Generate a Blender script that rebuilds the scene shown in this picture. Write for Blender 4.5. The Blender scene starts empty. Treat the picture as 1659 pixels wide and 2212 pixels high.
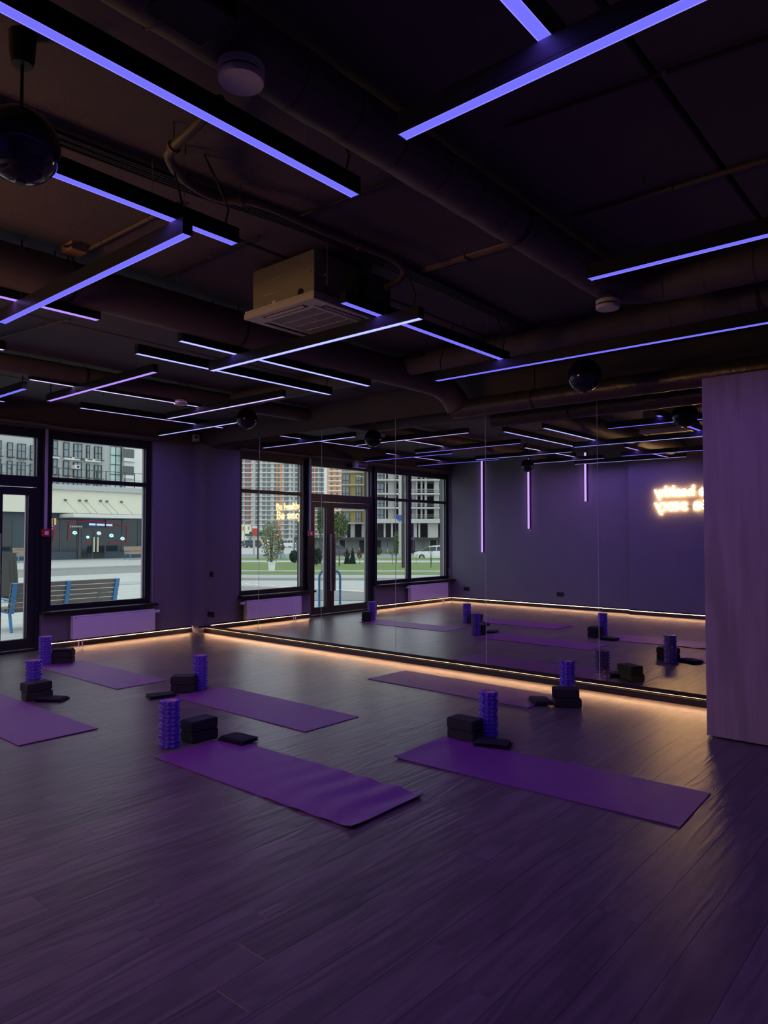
import bpy, bmesh, math, random
from mathutils import Vector, Matrix
random.seed(7)
C = bpy.context.scene.collection
sc = bpy.context.scene
# ---------------------------------------------------------------- camera
W, H, F = 1659.0, 2212.0, 1530.0
HY = 1156.0
CAM = Vector((9.45, -6.56, 1.5))
_a = math.radians(49.4); _p = math.atan((HY - H / 2) / F)
_fw = Vector((-math.cos(_a), math.sin(_a), 0)); RT = Vector((_fw.y, -_fw.x, 0))
FW = _fw * math.cos(_p) + Vector((0, 0, 1)) * math.sin(_p); UP = RT.cross(FW)
cd = bpy.data.cameras.new('camera'); cam = bpy.data.objects.new('camera', cd); C.objects.link(cam)
cd.sensor_fit = 'HORIZONTAL'; cd.sensor_width = 36.0; cd.lens = 36.0 * F / W; cd.clip_start = 0.05; cd.clip_end = 2000
m3 = Matrix((RT, UP, -FW)).transposed(); cam.matrix_world = Matrix.Translation(CAM) @ m3.to_4x4()
sc.camera = cam
# ---------------------------------------------------------------- world, exposure
sc.view_settings.view_transform = 'Standard'; sc.view_settings.look = 'None'
sc.view_settings.gamma = 1.0; sc.view_settings.use_curve_mapping = False
EXPOSURE = 0.0
SKY = 1.75            # overcast evening sky
BAR_W = 7.0           # watts of one two-metre bar lamp
BAR_GLOW = 1.0        # how bright the bar diffusers look
LED = 52.0           # skirting led strips
NEON = 50.0           # neon sign tubes
sc.view_settings.exposure = EXPOSURE
wd = bpy.data.worlds.new('sky'); sc.world = wd; wd.use_nodes = True
_b = wd.node_tree.nodes['Background']; _b.inputs[0].default_value = (0.86, 0.95, 1.0, 1); _b.inputs[1].default_value = SKY
sc.cycles.transparent_max_bounces = 24; sc.cycles.max_bounces = 12; sc.cycles.glossy_bounces = 6
sc.cycles.sample_clamp_indirect = 40.0; sc.cycles.blur_glossy = 0.3
# ---------------------------------------------------------------- pixel helpers (used once, to survey the place)
def ray(px, py):
    return RT * ((px - W / 2) / F) + UP * (-(py - H / 2) / F) + FW
def pl(px, py, ax, val):
    d = ray(px, py); t = (val - CAM[ax]) / d[ax]; return CAM + d * t
def flo(px, py): return pl(px, py, 2, 0.0)
# the mirrored eye: what the mirror shows is surveyed from there
C2 = Vector((CAM.x, -CAM.y, CAM.z)); FW2 = Vector((_fw.x, -_fw.y, 0)); RT2 = Vector((RT.x, -RT.y, 0))
def far(px, py, D, back=0.0):
    return C2 + FW2 * (D + back) + RT2 * ((px - W / 2) * D / F) + Vector((0, 0, (HY - py) * D / F))
def zg(x, y):
    return -0.15 if y > -9 else max(-1.10, -0.15 - 0.022 * (-y - 9))
def rgr(px, py):
    z = -0.15
    for _ in range(12):
        P = pl(px, py, 2, z); z = zg(P.x, -P.y)
    return Vector((P.x, -P.y, z))
# ---------------------------------------------------------------- materials
MATS = {}
def rgb(c): return (c[0], c[1], c[2], 1.0)
def mat(name, col, rough=0.6, metal=0.0, var=0.0, scale=8.0, bump=0.0, bscale=60.0, spec=0.5, stretch=(1, 1, 1), emit=None, es=0.0, coat=0.0, rnd=0.0):
    m = bpy.data.materials.new(name); m.use_nodes = True; nt = m.node_tree; N = nt.nodes; L = nt.links
    b = N['Principled BSDF']; b.inputs['Base Color'].default_value = rgb(col); b.inputs['Roughness'].default_value = rough
    b.inputs['Metallic'].default_value = metal; b.inputs['Specular IOR Level'].default_value = spec
    if coat: b.inputs['Coat Weight'].default_value = coat; b.inputs['Coat Roughness'].default_value = 0.2
    if var or bump or rnd:
        tc = N.new('ShaderNodeTexCoord'); mp = N.new('ShaderNodeMapping'); mp.inputs['Scale'].default_value = stretch
        L.new(tc.outputs['Object'], mp.inputs[0]); src = mp.outputs[0]
        if rnd:
            oi = N.new('ShaderNodeObjectInfo'); ml = N.new('ShaderNodeMath'); ml.operation = 'MULTIPLY'; ml.inputs[1].default_value = 37.0
            L.new(oi.outputs['Random'], ml.inputs[0]); va = N.new('ShaderNodeVectorMath'); L.new(src, va.inputs[0]); L.new(ml.outputs[0], va.inputs[1]); src = va.outputs[0]
    if var or rnd:
        nz = N.new('ShaderNodeTexNoise'); nz.inputs['Scale'].default_value = scale; nz.inputs['Detail'].default_value = 6.0; L.new(src, nz.inputs['Vector'])
        mx = N.new('ShaderNodeMix'); mx.data_type = 'RGBA'
        mx.inputs[6].default_value = rgb([c * (1 - var) for c in col]); mx.inputs[7].default_value = rgb([min(1, c * (1 + var)) for c in col])
        L.new(nz.outputs['Fac'], mx.inputs[0]); out = mx.outputs[2]
        if rnd:
            hs = N.new('ShaderNodeHueSaturation'); mr = N.new('ShaderNodeMapRange'); mr.inputs['To Min'].default_value = 1 - rnd; mr.inputs['To Max'].default_value = 1 + rnd
            L.new(oi.outputs['Random'], mr.inputs['Value']); L.new(mr.outputs[0], hs.inputs['Value']); L.new(out, hs.inputs['Color']); out = hs.outputs[0]
        L.new(out, b.inputs['Base Color'])
    if bump:
        n2 = N.new('ShaderNodeTexNoise'); n2.inputs['Scale'].default_value = bscale; n2.inputs['Detail'].default_value = 4.0; L.new(src, n2.inputs['Vector'])
        bp = N.new('ShaderNodeBump'); bp.inputs['Strength'].default_value = bump; bp.inputs['Distance'].default_value = 0.01
        L.new(n2.outputs['Fac'], bp.inputs['Height']); L.new(bp.outputs[0], b.inputs['Normal'])
    if emit:
        b.inputs['Emission Color'].default_value = rgb(emit); b.inputs['Emission Strength'].default_value = es
    MATS[name] = m; return m
def emat(name, col, s):
    m = bpy.data.materials.new(name); m.use_nodes = True; nt = m.node_tree
    nt.nodes.clear(); e = nt.nodes.new('ShaderNodeEmission'); o = nt.nodes.new('ShaderNodeOutputMaterial')
    e.inputs[0].default_value = rgb(col); e.inputs[1].default_value = s; nt.links.new(e.outputs[0], o.inputs[0]); MATS[name] = m; return m
def woodmat(name, c0, c1, rough, along, ring=9.0, bumpd=0.0015, rnd=0.25):
    """boards with stretched grain and cathedral rings; along = axis of the grain (0,1,2)"""
    m = bpy.data.materials.new(name); m.use_nodes = True; nt = m.node_tree; N = nt.nodes; L = nt.links; b = N['Principled BSDF']
    tc = N.new('ShaderNodeTexCoord'); oi = N.new('ShaderNodeObjectInfo')
    ml = N.new('ShaderNodeMath'); ml.operation = 'MULTIPLY'; ml.inputs[1].default_value = 53.0; L.new(oi.outputs['Random'], ml.inputs[0])
    va = N.new('ShaderNodeVectorMath'); L.new(tc.outputs['Object'], va.inputs[0]); L.new(ml.outputs[0], va.inputs[1])
    s1 = [7.0, 7.0, 7.0]; s1[along] = 0.9
    mp = N.new('ShaderNodeMapping'); mp.inputs['Scale'].default_value = s1; L.new(va.outputs[0], mp.inputs[0])
    n1 = N.new('ShaderNodeTexNoise'); n1.inputs['Scale'].default_value = 1.0; n1.inputs['Detail'].default_value = 2.0; n1.inputs['Roughness'].default_value = 0.45; L.new(mp.outputs[0], n1.inputs['Vector'])
    mu = N.new('ShaderNodeMath'); mu.operation = 'MULTIPLY'; mu.inputs[1].default_value = ring * 6.283; L.new(n1.outputs['Fac'], mu.inputs[0])
    sn = N.new('ShaderNodeMath'); sn.operation = 'SINE'; L.new(mu.outputs[0], sn.inputs[0])
    s2 = [75.0, 75.0, 75.0]; s2[along] = 2.6
    mp2 = N.new('ShaderNodeMapping'); mp2.inputs['Scale'].default_value = s2; L.new(va.outputs[0], mp2.inputs[0])
    n2 = N.new('ShaderNodeTexNoise'); n2.inputs['Scale'].default_value = 1.0; n2.inputs['Detail'].default_value = 4.0; L.new(mp2.outputs[0], n2.inputs['Vector'])
    ad = N.new('ShaderNodeMath'); ad.operation = 'MULTIPLY_ADD'; ad.inputs[1].default_value = 0.15; L.new(sn.outputs[0], ad.inputs[0])
    s3 = [16.0, 16.0, 16.0]; s3[along] = 2.2
    mp3 = N.new('ShaderNodeMapping'); mp3.inputs['Scale'].default_value = s3; L.new(va.outputs[0], mp3.inputs[0])
    n3 = N.new('ShaderNodeTexNoise'); n3.inputs['Scale'].default_value = 1.0; n3.inputs['Detail'].default_value = 5.0; n3.inputs['Roughness'].default_value = 0.6; L.new(mp3.outputs[0], n3.inputs['Vector'])
    av = N.new('ShaderNodeMix'); av.data_type = 'FLOAT'; av.inputs[0].default_value = 0.58; L.new(n2.outputs['Fac'], av.inputs[2]); L.new(n3.outputs['Fac'], av.inputs[3]); L.new(av.outputs[0], ad.inputs[2])
    mx = N.new('ShaderNodeMix'); mx.data_type = 'RGBA'; mx.inputs[6].default_value = rgb(c0); mx.inputs[7].default_value = rgb(c1); L.new(ad.outputs[0], mx.inputs[0])
    hs = N.new('ShaderNodeHueSaturation'); mr = N.new('ShaderNodeMapRange'); mr.inputs['To Min'].default_value = 1 - rnd; mr.inputs['To Max'].default_value = 1 + rnd
    L.new(oi.outputs['Random'], mr.inputs['Value']); L.new(mr.outputs[0], hs.inputs['Value']); L.new(mx.outputs[2], hs.inputs['Color']); L.new(hs.outputs[0], b.inputs['Base Color'])
    b.inputs['Roughness'].default_value = rough
    bp = N.new('ShaderNodeBump'); bp.inputs['Strength'].default_value = 1.0; bp.inputs['Distance'].default_value = bumpd
    L.new(ad.outputs[0], bp.inputs['Height']); L.new(bp.outputs[0], b.inputs['Normal']); MATS[name] = m; return m
def glassmat(name, tint=(0.93, 0.96, 0.95), rough=0.0, ior=1.5):
    m = bpy.data.materials.new(name); m.use_nodes = True; nt = m.node_tree; N = nt.nodes; N.clear(); L = nt.links
    t = N.new('ShaderNodeBsdfTransparent'); t.inputs[0].default_value = rgb(tint); g = N.new('ShaderNodeBsdfGlossy'); g.inputs['Roughness'].default_value = rough
    lw = N.new('ShaderNodeLayerWeight'); lw.inputs[0].default_value = 0.5; pw = N.new('ShaderNodeMath'); pw.operation = 'POWER'; pw.inputs[1].default_value = 5.0
    fr = N.new('ShaderNodeMath'); fr.operation = 'MULTIPLY_ADD'; fr.inputs[1].default_value = 0.95; fr.inputs[2].default_value = 0.045
    L.new(lw.outputs['Facing'], pw.inputs[0]); L.new(pw.outputs[0], fr.inputs[0]); mx = N.new('ShaderNodeMixShader'); o = N.new('ShaderNodeOutputMaterial')
    L.new(fr.outputs[0], mx.inputs[0]); L.new(t.outputs[0], mx.inputs[1]); L.new(g.outputs[0], mx.inputs[2]); L.new(mx.outputs[0], o.inputs[0]); MATS[name] = m; return m
woodmat('floor_wood', (0.055, 0.043, 0.036), (0.155, 0.118, 0.092), 0.33, 1, 6.0, 0.0022, 0.13)
woodmat('panel_oak', (0.20, 0.145, 0.13), (0.44, 0.33, 0.30), 0.5, 2, 2.2, 0.0003, 0.05)
woodmat('bench_wood', (0.22, 0.15, 0.10), (0.36, 0.26, 0.18), 0.6, 1, 3.0, 0.0005, 0.15)
mat('wall_paint', (0.17, 0.16, 0.185), 0.75, var=0.06, scale=3, bump=0.08, bscale=180)
mat('beam_paint', (0.10, 0.075, 0.085), 0.8, var=0.1, scale=2, bump=0.1, bscale=120)
mat('ceil_paint', (0.105, 0.080, 0.106), 0.8, var=0.22, scale=2.2, bump=0.25, bscale=45)
mat('groove', (0.012, 0.010, 0.010), 0.9)
mat('frame', (0.016, 0.016, 0.021), 0.38)
mat('frame_edge', (0.35, 0.33, 0.30), 0.5)
mat('black', (0.010, 0.010, 0.013), 0.45)
mat('gloss_black', (0.008, 0.008, 0.012), 0.13)
mat('skirt', (0.03, 0.028, 0.03), 0.35)
mat('bar_black', (0.02, 0.02, 0.024), 0.35, metal=0.3)
mat('duct', (0.13, 0.098, 0.11), 0.62, var=0.12, scale=6, bump=0.25, bscale=25)
mat('duct_shiny', (0.13, 0.10, 0.09), 0.34, metal=0.5, var=0.15, scale=9, bump=0.6, bscale=18)
mat('cable', (0.022, 0.018, 0.02), 0.6)
mat('pipe', (0.12, 0.09, 0.08), 0.55, var=0.1, scale=5)
mat('tray', (0.30, 0.19, 0.13), 0.7)
mat('white', (0.78, 0.76, 0.76), 0.42)
mat('valve_white', (0.72, 0.68, 0.70), 0.45)
mat('ac_metal', (0.30, 0.27, 0.21), 0.5, metal=0.35, var=0.08, scale=4)
mat('ac_plastic', (0.55, 0.50, 0.48), 0.45)
mat('ac_dark', (0.05, 0.045, 0.05), 0.6)
mat('ac_label', (0.25, 0.20, 0.05), 0.6)
mat('grey_plastic', (0.36, 0.34, 0.37), 0.5)
mat('red', (0.42, 0.02, 0.03), 0.45)
mat('mat_purple', (0.15, 0.036, 0.14), 0.52, var=0.08, scale=30, bump=0.15, bscale=400)
mat('roller', (0.12, 0.065, 0.42), 0.34)
mat('roller_core', (0.75, 0.45, 0.36), 0.5)
mat('foam', (0.026, 0.025, 0.028), 0.85, bump=0.3, bscale=300)
mat('cloth', (0.017, 0.017, 0.024), 0.9, bump=0.4, bscale=500)
mat('steel', (0.45, 0.43, 0.45), 0.28, metal=0.9)
mat('screw', (0.7, 0.68, 0.62), 0.3, metal=1.0)
mat('acrylic', (0.30, 0.26, 0.24), 0.2)
glassmat('glass'); glassmat('clear', (0.85, 0.82, 0.8))
mr_ = mat('mirror', (0.90, 0.90, 0.91), 0.0, metal=1.0)
mat('mirror_edge', (0.62, 0.60, 0.58), 0.3)
emat('led', (1.0, 0.53, 0.28), LED)
emat('neon', (1.0, 0.56, 0.20), NEON)
# ---------------------------------------------------------------- mesh helpers
class MB:
    def __init__(s): s.v = []; s.f = []
    def add(s, vs, fs):
        o = len(s.v); s.v += [tuple(v) for v in vs]; s.f += [tuple(i + o for i in f) for f in fs]; return s
    def box(s, x0, x1, y0, y1, z0, z1):
        x0, x1 = sorted((x0, x1)); y0, y1 = sorted((y0, y1)); z0, z1 = sorted((z0, z1))
        return s.add([(x0, y0, z0), (x1, y0, z0), (x1, y1, z0), (x0, y1, z0), (x0, y0, z1), (x1, y0, z1), (x1, y1, z1), (x0, y1, z1)],
                     [(0, 3, 2, 1), (4, 5, 6, 7), (0, 1, 5, 4), (1, 2, 6, 5), (2, 3, 7, 6), (3, 0, 4, 7)])
    def obox(s, c, ax, ay, az, sx, sy, sz):
        c = Vector(c); vs = []
        for k in (-1, 1):
            for (i, j) in ((-1, -1), (1, -1), (1, 1), (-1, 1)): vs.append(c + ax * (i * sx / 2) + ay * (j * sy / 2) + az * (k * sz / 2))
        return s.add(vs, [(0, 3, 2, 1), (4, 5, 6, 7), (0, 1, 5, 4), (1, 2, 6, 5), (2, 3, 7, 6), (3, 0, 4, 7)])
    def tube(s, pts, r, n=8, caps=True):
        pts = [Vector(p) for p in pts]; rs = r if isinstance(r, (list, tuple)) else [r] * len(pts)
        rings = []; up = None
        for i, p in enumerate(pts):
            d = (pts[min(i + 1, len(pts) - 1)] - pts[max(i - 1, 0)]).normalized()
            if up is None:
                up = Vector((0, 0, 1)) if abs(d.z) < 0.9 else Vector((1, 0, 0))
            a = d.cross(up).normalized(); b = a.cross(d).normalized(); up = b
            rings.append([p + (a * math.cos(2 * math.pi * k / n) + b * math.sin(2 * math.pi * k / n)) * rs[i] for k in range(n)])
        o = len(s.v)
        for rg in rings: s.v += [tuple(v) for v in rg]
        for i in range(len(rings) - 1):
            for k in range(n):
                k2 = (k + 1) % n; s.f.append((o + i * n + k, o + i * n + k2, o + (i + 1) * n + k2, o + (i + 1) * n + k))
        if caps:
            s.f.append(tuple(o + k for k in reversed(range(n)))); s.f.append(tuple(o + (len(rings) - 1) * n + k for k in range(n)))
        return s
    def lathe(s, c, prof, n=24):
        """prof: list of (r, z) around vertical axis at c"""
        o = len(s.v); c = Vector(c)
        for (r, z) in prof:
            for k in range(n):
                a = 2 * math.pi * k / n; s.v.append((c.x + r * math.cos(a), c.y + r * math.sin(a), c.z + z))
        for i in range(len(prof) - 1):
            for k in range(n):
                k2 = (k + 1) % n; s.f.append((o + i * n + k, o + i * n + k2, o + (i + 1) * n + k2, o + (i + 1) * n + k))
        return s
    def prism(s, pts, d):
        """polygon pts extruded by vector d"""
        pts = [Vector(p) for p in pts]; d = Vector(d); n = len(pts)
        return s.add(pts + [p + d for p in pts], [tuple(reversed(range(n))), tuple(range(n, 2 * n))] + [(i, (i + 1) % n, n + (i + 1) % n, n + i) for i in range(n)])
    def mesh(s, name):
        me = bpy.data.meshes.new(name); me.from_pydata(s.v, [], s.f); me.update(); return me
    def build(s, name, material, parent=None, smooth=False, bevel=0.0, seg=2):
        me = s.mesh(name)
        if bevel:
            bm = bmesh.new(); bm.from_mesh(me); bmesh.ops.bevel(bm, geom=bm.edges[:], offset=bevel, segments=seg, affect='EDGES', profile=0.5); bm.to_mesh(me); bm.free()
        fix(me)
        return obj(name, me, material, parent, smooth)
def fix(me):
    bm = bmesh.new(); bm.from_mesh(me); bmesh.ops.recalc_face_normals(bm, faces=bm.faces[:]); bm.to_mesh(me); bm.free()
def obj(name, me, material, parent=None, smooth=False):
    o = bpy.data.objects.new(name, me); C.objects.link(o)
    if material and not me.materials: me.materials.append(MATS[material] if isinstance(material, str) else material)
    if smooth:
        me.polygons.foreach_set('use_smooth', [True] * len(me.polygons))
        try: me.set_sharp_from_angle(angle=math.radians(38))
        except Exception: pass
    if parent: o.parent = parent
    return o
def thing(name, label, cat, loc=(0, 0, 0), rz=0.0, group=None):
    o = bpy.data.objects.new(name, None); C.objects.link(o); o.empty_display_size = 0.1
    o.location = loc; o.rotation_euler = (0, 0, rz); return tag(o, label, cat, group)
def tag(o, label, cat, group=None):
    o['label'] = label; o['category'] = cat
    if group: o['group'] = group
    return o
def struct(o, label=None):
    o['kind'] = 'structure'
    if label: o['label'] = label
    return o
def dup(root, loc=None, rz=None, label=None, group=None):
    r = root.copy(); C.objects.link(r)
    if loc is not None: r.location = loc
    if rz is not None: r.rotation_euler = (0, 0, rz)
    if label: r['label'] = label
    if group: r['group'] = group
    for ch in list(root.children):
        c = ch.copy(); C.objects.link(c); c.parent = r
        for g in list(ch.children):
            d = g.copy(); C.objects.link(d); d.parent = c
    return r
def text_mesh(s, size, extrude=0.0, outline=0.0, align='LEFT'):
    cu = bpy.data.curves.new('lettering', 'FONT'); cu.body = s; cu.size = size; cu.align_x = align
    cu.resolution_u = 4
    if outline: cu.fill_mode = 'NONE'; cu.bevel_depth = outline; cu.bevel_resolution = 1
    else: cu.extrude = extrude
    o = bpy.data.objects.new('lettering', cu); C.objects.link(o); dg = bpy.context.evaluated_depsgraph_get()
    me = bpy.data.meshes.new_from_object(o.evaluated_get(dg)); bpy.data.objects.remove(o); bpy.data.curves.remove(cu); me.materials.clear(); return me
def lettering(name, s, size, material, parent, origin, xa, ya, outline=0.0, extrude=0.001, width=None, align='LEFT'):
    me = text_mesh(s, size, extrude, outline, align); xa = Vector(xa).normalized(); ya = Vector(ya).normalized(); za = xa.cross(ya)
    k = 1.0
    if width:
        xs = [v.co.x for v in me.vertices]; k = width / (max(xs) - min(xs))
    M = Matrix((xa * k, ya, za)).transposed().to_4x4(); me.transform(Matrix.Translation(Vector(origin)) @ M)
    return obj(name, me, material, parent)
CEIL = 3.24; YB = -6.85; YB2 = -6.75; XS = 4.2; XO = 7.6
# ================================================================ THE ROOM
# floor: boards run along y
fl = MB().box(-0.30, 11.2, -9.2, 0.3, -0.30, -0.010).build('floor', 'groove'); struct(fl, 'dark brown wood plank floor of the studio')
PW, PL = 0.1835, 1.38
pm = MB().box(-PW / 2 + 0.0003, PW / 2 - 0.0003, -PL / 2 + 0.0003, PL / 2 - 0.0003, -0.0095, 0.0).mesh('plank')
bm = bmesh.new(); bm.from_mesh(pm); bmesh.ops.bevel(bm, geom=[e for e in bm.edges if all(v.co.z > -0.001 for v in e.verts)], offset=0.0008, segments=1, affect='EDGES'); bm.to_mesh(pm); bm.free(); fix(pm)
pm.materials.append(MATS['floor_wood'])
cutm = {}
rest = MB(); npl = 0
ncol = 62
for i in range(-1, ncol):
    xc = 7.75 - 41 * PW + (i - 1) * PW
    if xc + PW / 2 <= 0 or xc > 11.1: continue
    x0, x1 = max(xc - PW / 2, 0.0), xc + PW / 2
    off = (-3.85 - PL) if i == 42 else random.uniform(-PL, 0)
    y = -0.001 + ((off) % PL)
    yy = y
    while yy > -9.1:
        a, b = max(yy - PL, -9.1), min(yy, 0.0); yy -= PL
        if b - a < 0.02: continue
        if xc < 9.3 and b > -6.2 and npl < 296:
            if x1 - x0 > PW - 0.001 and b - a > PL - 0.001: me = pm; o = obj('plank', me, None, fl); o.location = (xc, (a + b) / 2, 0)
            else:
                q = MB().box(x0 + 0.0003, x1 - 0.0003, a + 0.0003, b - 0.0003, -0.0095, 0.0); o = q.build('plank', 'floor_wood', fl)
            npl += 1
        else: rest.box(x0 + 0.0003, x1 - 0.0003, a + 0.0003, b - 0.0003, -0.0095, 0.0)
ro = rest.build('plank_field', 'floor_wood', fl); ro['kind'] = 'stuff'
# ceiling: concrete slabs with joints along y
ce = MB().box(-0.3, 11.2, -9.2, 0.3, CEIL + 0.03, CEIL + 0.3).build('ceiling', 'groove'); struct(ce, 'dark painted concrete slab ceiling')
for k in range(-7, 5):
    x0 = 7.32 + 1.2 * k; x1 = x0 + 1.2
    x0, x1 = max(x0, -0.3), min(x1, 11.2)
    if x1 - x0 > 0.1: MB().box(x0 + 0.012, x1 - 0.012, -9.2, 0.3, CEIL, CEIL + 0.05).build('ceiling_slab', 'ceil_paint', ce, bevel=0.006, seg=1)
# window wall (x = 0), openings for window_1, door_1, window_2
YW1 = (-0.80, -2.36); YD = (-2.42, -4.20); YW2 = (-4.24, -6.83); ZS = 0.50; ZT = 2.90
wl = MB()
wl.box(-0.3, 0, 0.3, YW1[0], -0.01, CEIL + 0.02)
wl.box(-0.3, 0, YW1[0], YW1[1], -0.01, ZS - 0.03).box(-0.3, 0, YW1[1], YD[0], -0.01, ZS - 0.03)
wl.box(-0.3, 0, YD[1], YW2[0], -0.01, ZS - 0.03).box(-0.3, 0, YW2[0], YW2[1] - 0.25, -0.01, ZS - 0.03)
wl.box(-0.3, 0, YW2[1], YB - 0.3, ZS - 0.03, ZT)
struct(wl.build('wall_left', 'wall_paint'), 'grey wall around the street windows')
struct(MB().box(-0.3, 0.02, 0.3, YB - 0.3, ZT, CEIL + 0.02).build('trim_1', 'beam_paint'), 'dark beam above the street windows')
struct(MB().box(0.0, 0.18, 0.0, -0.12, 0, ZT + 0.02).build('trim_2', 'wall_paint'), 'narrow pilaster in the corner beside the mirror')
struct(MB().box(-0.3, 11.2, 0.012, 0.3, -0.01, CEIL + 0.02).box(0.0, 11.2, -0.001, 0.012, ZT, CEIL + 0.02).box(7.84, 11.2, -0.001, 0.012, 0, ZT).build('wall_right', 'beam_paint'), 'wall carrying the mirror')
wb = MB().box(-0.3, XS, YB, YB - 0.3, -0.01, CEIL + 0.02).box(XS, XO, YB2, YB2 - 0.4, -0.01, CEIL + 0.02).box(XO - 0.25, XO, YB2 - 0.4, -9.2, -0.01, CEIL + 0.02)
struct(wb.build('wall_back', 'wall_paint'), 'grey violet wall opposite the mirror with the neon sign')
struct(MB().box(11.0, 11.3, -9.2, 0.3, -0.01, CEIL + 0.02).box(XO, 11.2, -9.2, -9.5, -0.01, CEIL + 0.02).build('wall_front', 'wall_paint'), 'plain wall behind the photographer')
# mirror: six panels
mw = thing('wall_mirror', 'full height wall mirror of six tall glass panels', 'mirror', (0, 0, 0))
MX = [0.18, 1.47, 2.745, 4.015, 5.285, 6.56, 7.835]
for i in range(6):
    p = MB().box(MX[i] + 0.0015, MX[i + 1] - 0.0015, -0.004, 0.006, 0.105, ZT - 0.002).build('mirror_panel', 'mirror', mw)
for x in MX[1:6]:
    MB().box(x - 0.0022, x + 0.0022, -0.0055, 0.008, 0.105, ZT - 0.002).build('panel_joint', 'mirror_edge', mw)
MB().box(MX[0], MX[6], -0.006, 0.01, 0.095, 0.106).build('bottom_rail', 'frame', mw)
# socket and switch set into the mirror glass
def plate(name, label, cat, c, n, w, h, kind):
    """wall plate; n = 'y-' faces -y, 'y+' faces +y"""
    s = -1 if n == 'y-' else 1; t = thing(name, label, cat, c)
    MB().box(-w / 2, w / 2, 0, s * 0.009, -h / 2, h / 2).build('cover_plate', 'black', t, bevel=0.002, seg=1)
    k = 2 if w > h * 1.3 else 1
    for i in range(k):
        x = (i - (k - 1) / 2) * 0.071
        if kind == 'socket':
            MB().tube([(x, s * 0.009, 0), (x, s * 0.0105, 0)], 0.021, 16).build('socket_insert', 'gloss_black', t)
        else: MB().box(x - 0.026, x + 0.026, s * 0.009, s * 0.012, -0.026, 0.026).build('rocker', 'gloss_black', t)
    return t
plate('light_switch', 'black light switch on the mirror above the corner socket', 'switch', (0.34, -0.004, 0.90), 'y-', 0.085, 0.085, 'switch')
plate('wall_socket', 'black double socket low on the mirror by the pilaster', 'socket', (0.335, -0.004, 0.285), 'y-', 0.155, 0.085, 'socket')
plate('wall_socket', 'black double socket low on the opposite wall near the window corner', 'socket', (0.42, YB, 0.29), 'y+', 0.155, 0.085, 'socket')
plate('wall_socket', 'black double socket low on the opposite wall between vertical light strips', 'socket', (2.72, YB, 0.29), 'y+', 0.155, 0.085, 'socket')
# skirting with recessed led strips.  frame: along direction u, outward direction n
def skirting(name, a, b, n, label, strip=True):
    a = Vector(a); b = Vector(b); n = Vector(n); u = (b - a); Lh = u.length; u.normalize(); c = (a + b) / 2; z = Vector((0, 0, 1))
    base = MB().obox(c + n * 0.007 + z * 0.0265, u, n, z, Lh, 0.014, 0.053)
    base.obox(c + n * 0.002 + z * 0.07, u, n, z, Lh, 0.004, 0.05)
    base.obox(c + n * 0.010 + z * 0.0905, u, n, z, Lh, 0.020, 0.007).obox(c + n * 0.0185 + z * 0.0805, u, n, z, Lh, 0.003, 0.019)
    o = struct(base.build(name, 'skirt'), label)
    if strip: MB().obox(c + n * 0.0047 + z * 0.0766, u, n, z, Lh - 0.01, 0.0012, 0.0180).build('led_strip', 'led', o)
    return o
X, Y = Vector((1, 0, 0)), Vector((0, 1, 0))
skirting('baseboard_right', (0.18, -0.004, 0), (7.835, -0.004, 0), (0, -1, 0), 'black skirting with warm light strip under the mirror')
skirting('baseboard_left', (0, -0.135, 0), (0, YD[0] + 0.04, 0), (1, 0, 0), 'black lit skirting under the window beside the pilaster')
skirting('baseboard_left', (0, YD[1] - 0.06, 0), (0, YB + 0.02, 0), (1, 0, 0), 'black lit skirting under the double window past the door')
skirting('baseboard_left', (0.18, 0.0 - 0.004, 0), (0.18, -0.12, 0), (1, 0, 0), 'short lit skirting round the corner pilaster', False)
skirting('baseboard_back', (0.02, YB, 0), (XS - 0.02, YB, 0), (0, 1, 0), 'black lit skirting along the wall opposite the mirror')
skirting('baseboard_back', (XS, YB2, 0), (XO, YB2, 0), (0, 1, 0), 'black lit skirting under the neon sign')
# windows
XF = -0.10
def window(name, y0, y1, z0, z1, mull, trans, label, bar=0.06):
    o = bpy.data.objects.new(name, None); C.objects.link(o); struct(o, label)
    d0, d1 = XF - 0.035, XF + 0.035; ya, yb = max(y0, y1), min(y0, y1)
    fr = MB().box(d0, d1, ya, ya - 0.09, z0, z1).box(d0, d1, yb, yb + 0.09, z0, z1).box(d0, d1, ya - 0.09, yb + 0.09, z0, z0 + 0.07).box(d0, d1, ya - 0.09, yb + 0.09, z1 - 0.12, z1)
    fr.build('window_frame', 'frame', o)
    ys = [ya - 0.09] + list(mull) + [yb + 0.09]; zs = [z0 + 0.07] + list(trans) + [z1 - 0.12]
    for m_ in mull: MB().box(d0, d1, m_ - 0.05, m_ + 0.05, z0 + 0.07, z1 - 0.12).build('mullion', 'frame', o)
    for i in range(len(ys) - 1):
        p, q = ys[i] - (0.05 if i else 0), ys[i + 1] + (0.05 if i < len(ys) - 2 else 0)
        for t in trans: MB().box(d0, d1, p, q, t - 0.03, t + 0.03).build('transom', 'frame', o)
        for j in range(len(zs) - 1):
            r, s = zs[j] + (0.03 if j else 0), zs[j + 1] - (0.03 if j < len(zs) - 2 else 0)
            MB().box(XF - 0.012, XF - 0.004, p, q, r, s).build('pane', 'glass', o)
            e = MB().box(XF - 0.05, XF - 0.012, p, p - 0.016, r, s).box(XF - 0.05, XF - 0.012, q, q + 0.016, r, s)
            e.build('pane_spacer', 'frame_edge', o)
    return o
w1 = window('window_1', YW1[0], YW1[1], ZS, ZT, [], [2.245], 'black framed shop window beside the pilaster')
w2 = window('window_2', YW2[0], YW2[1], ZS, ZT, [-5.40], [2.245], 'black framed double window past the entrance door')
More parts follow.
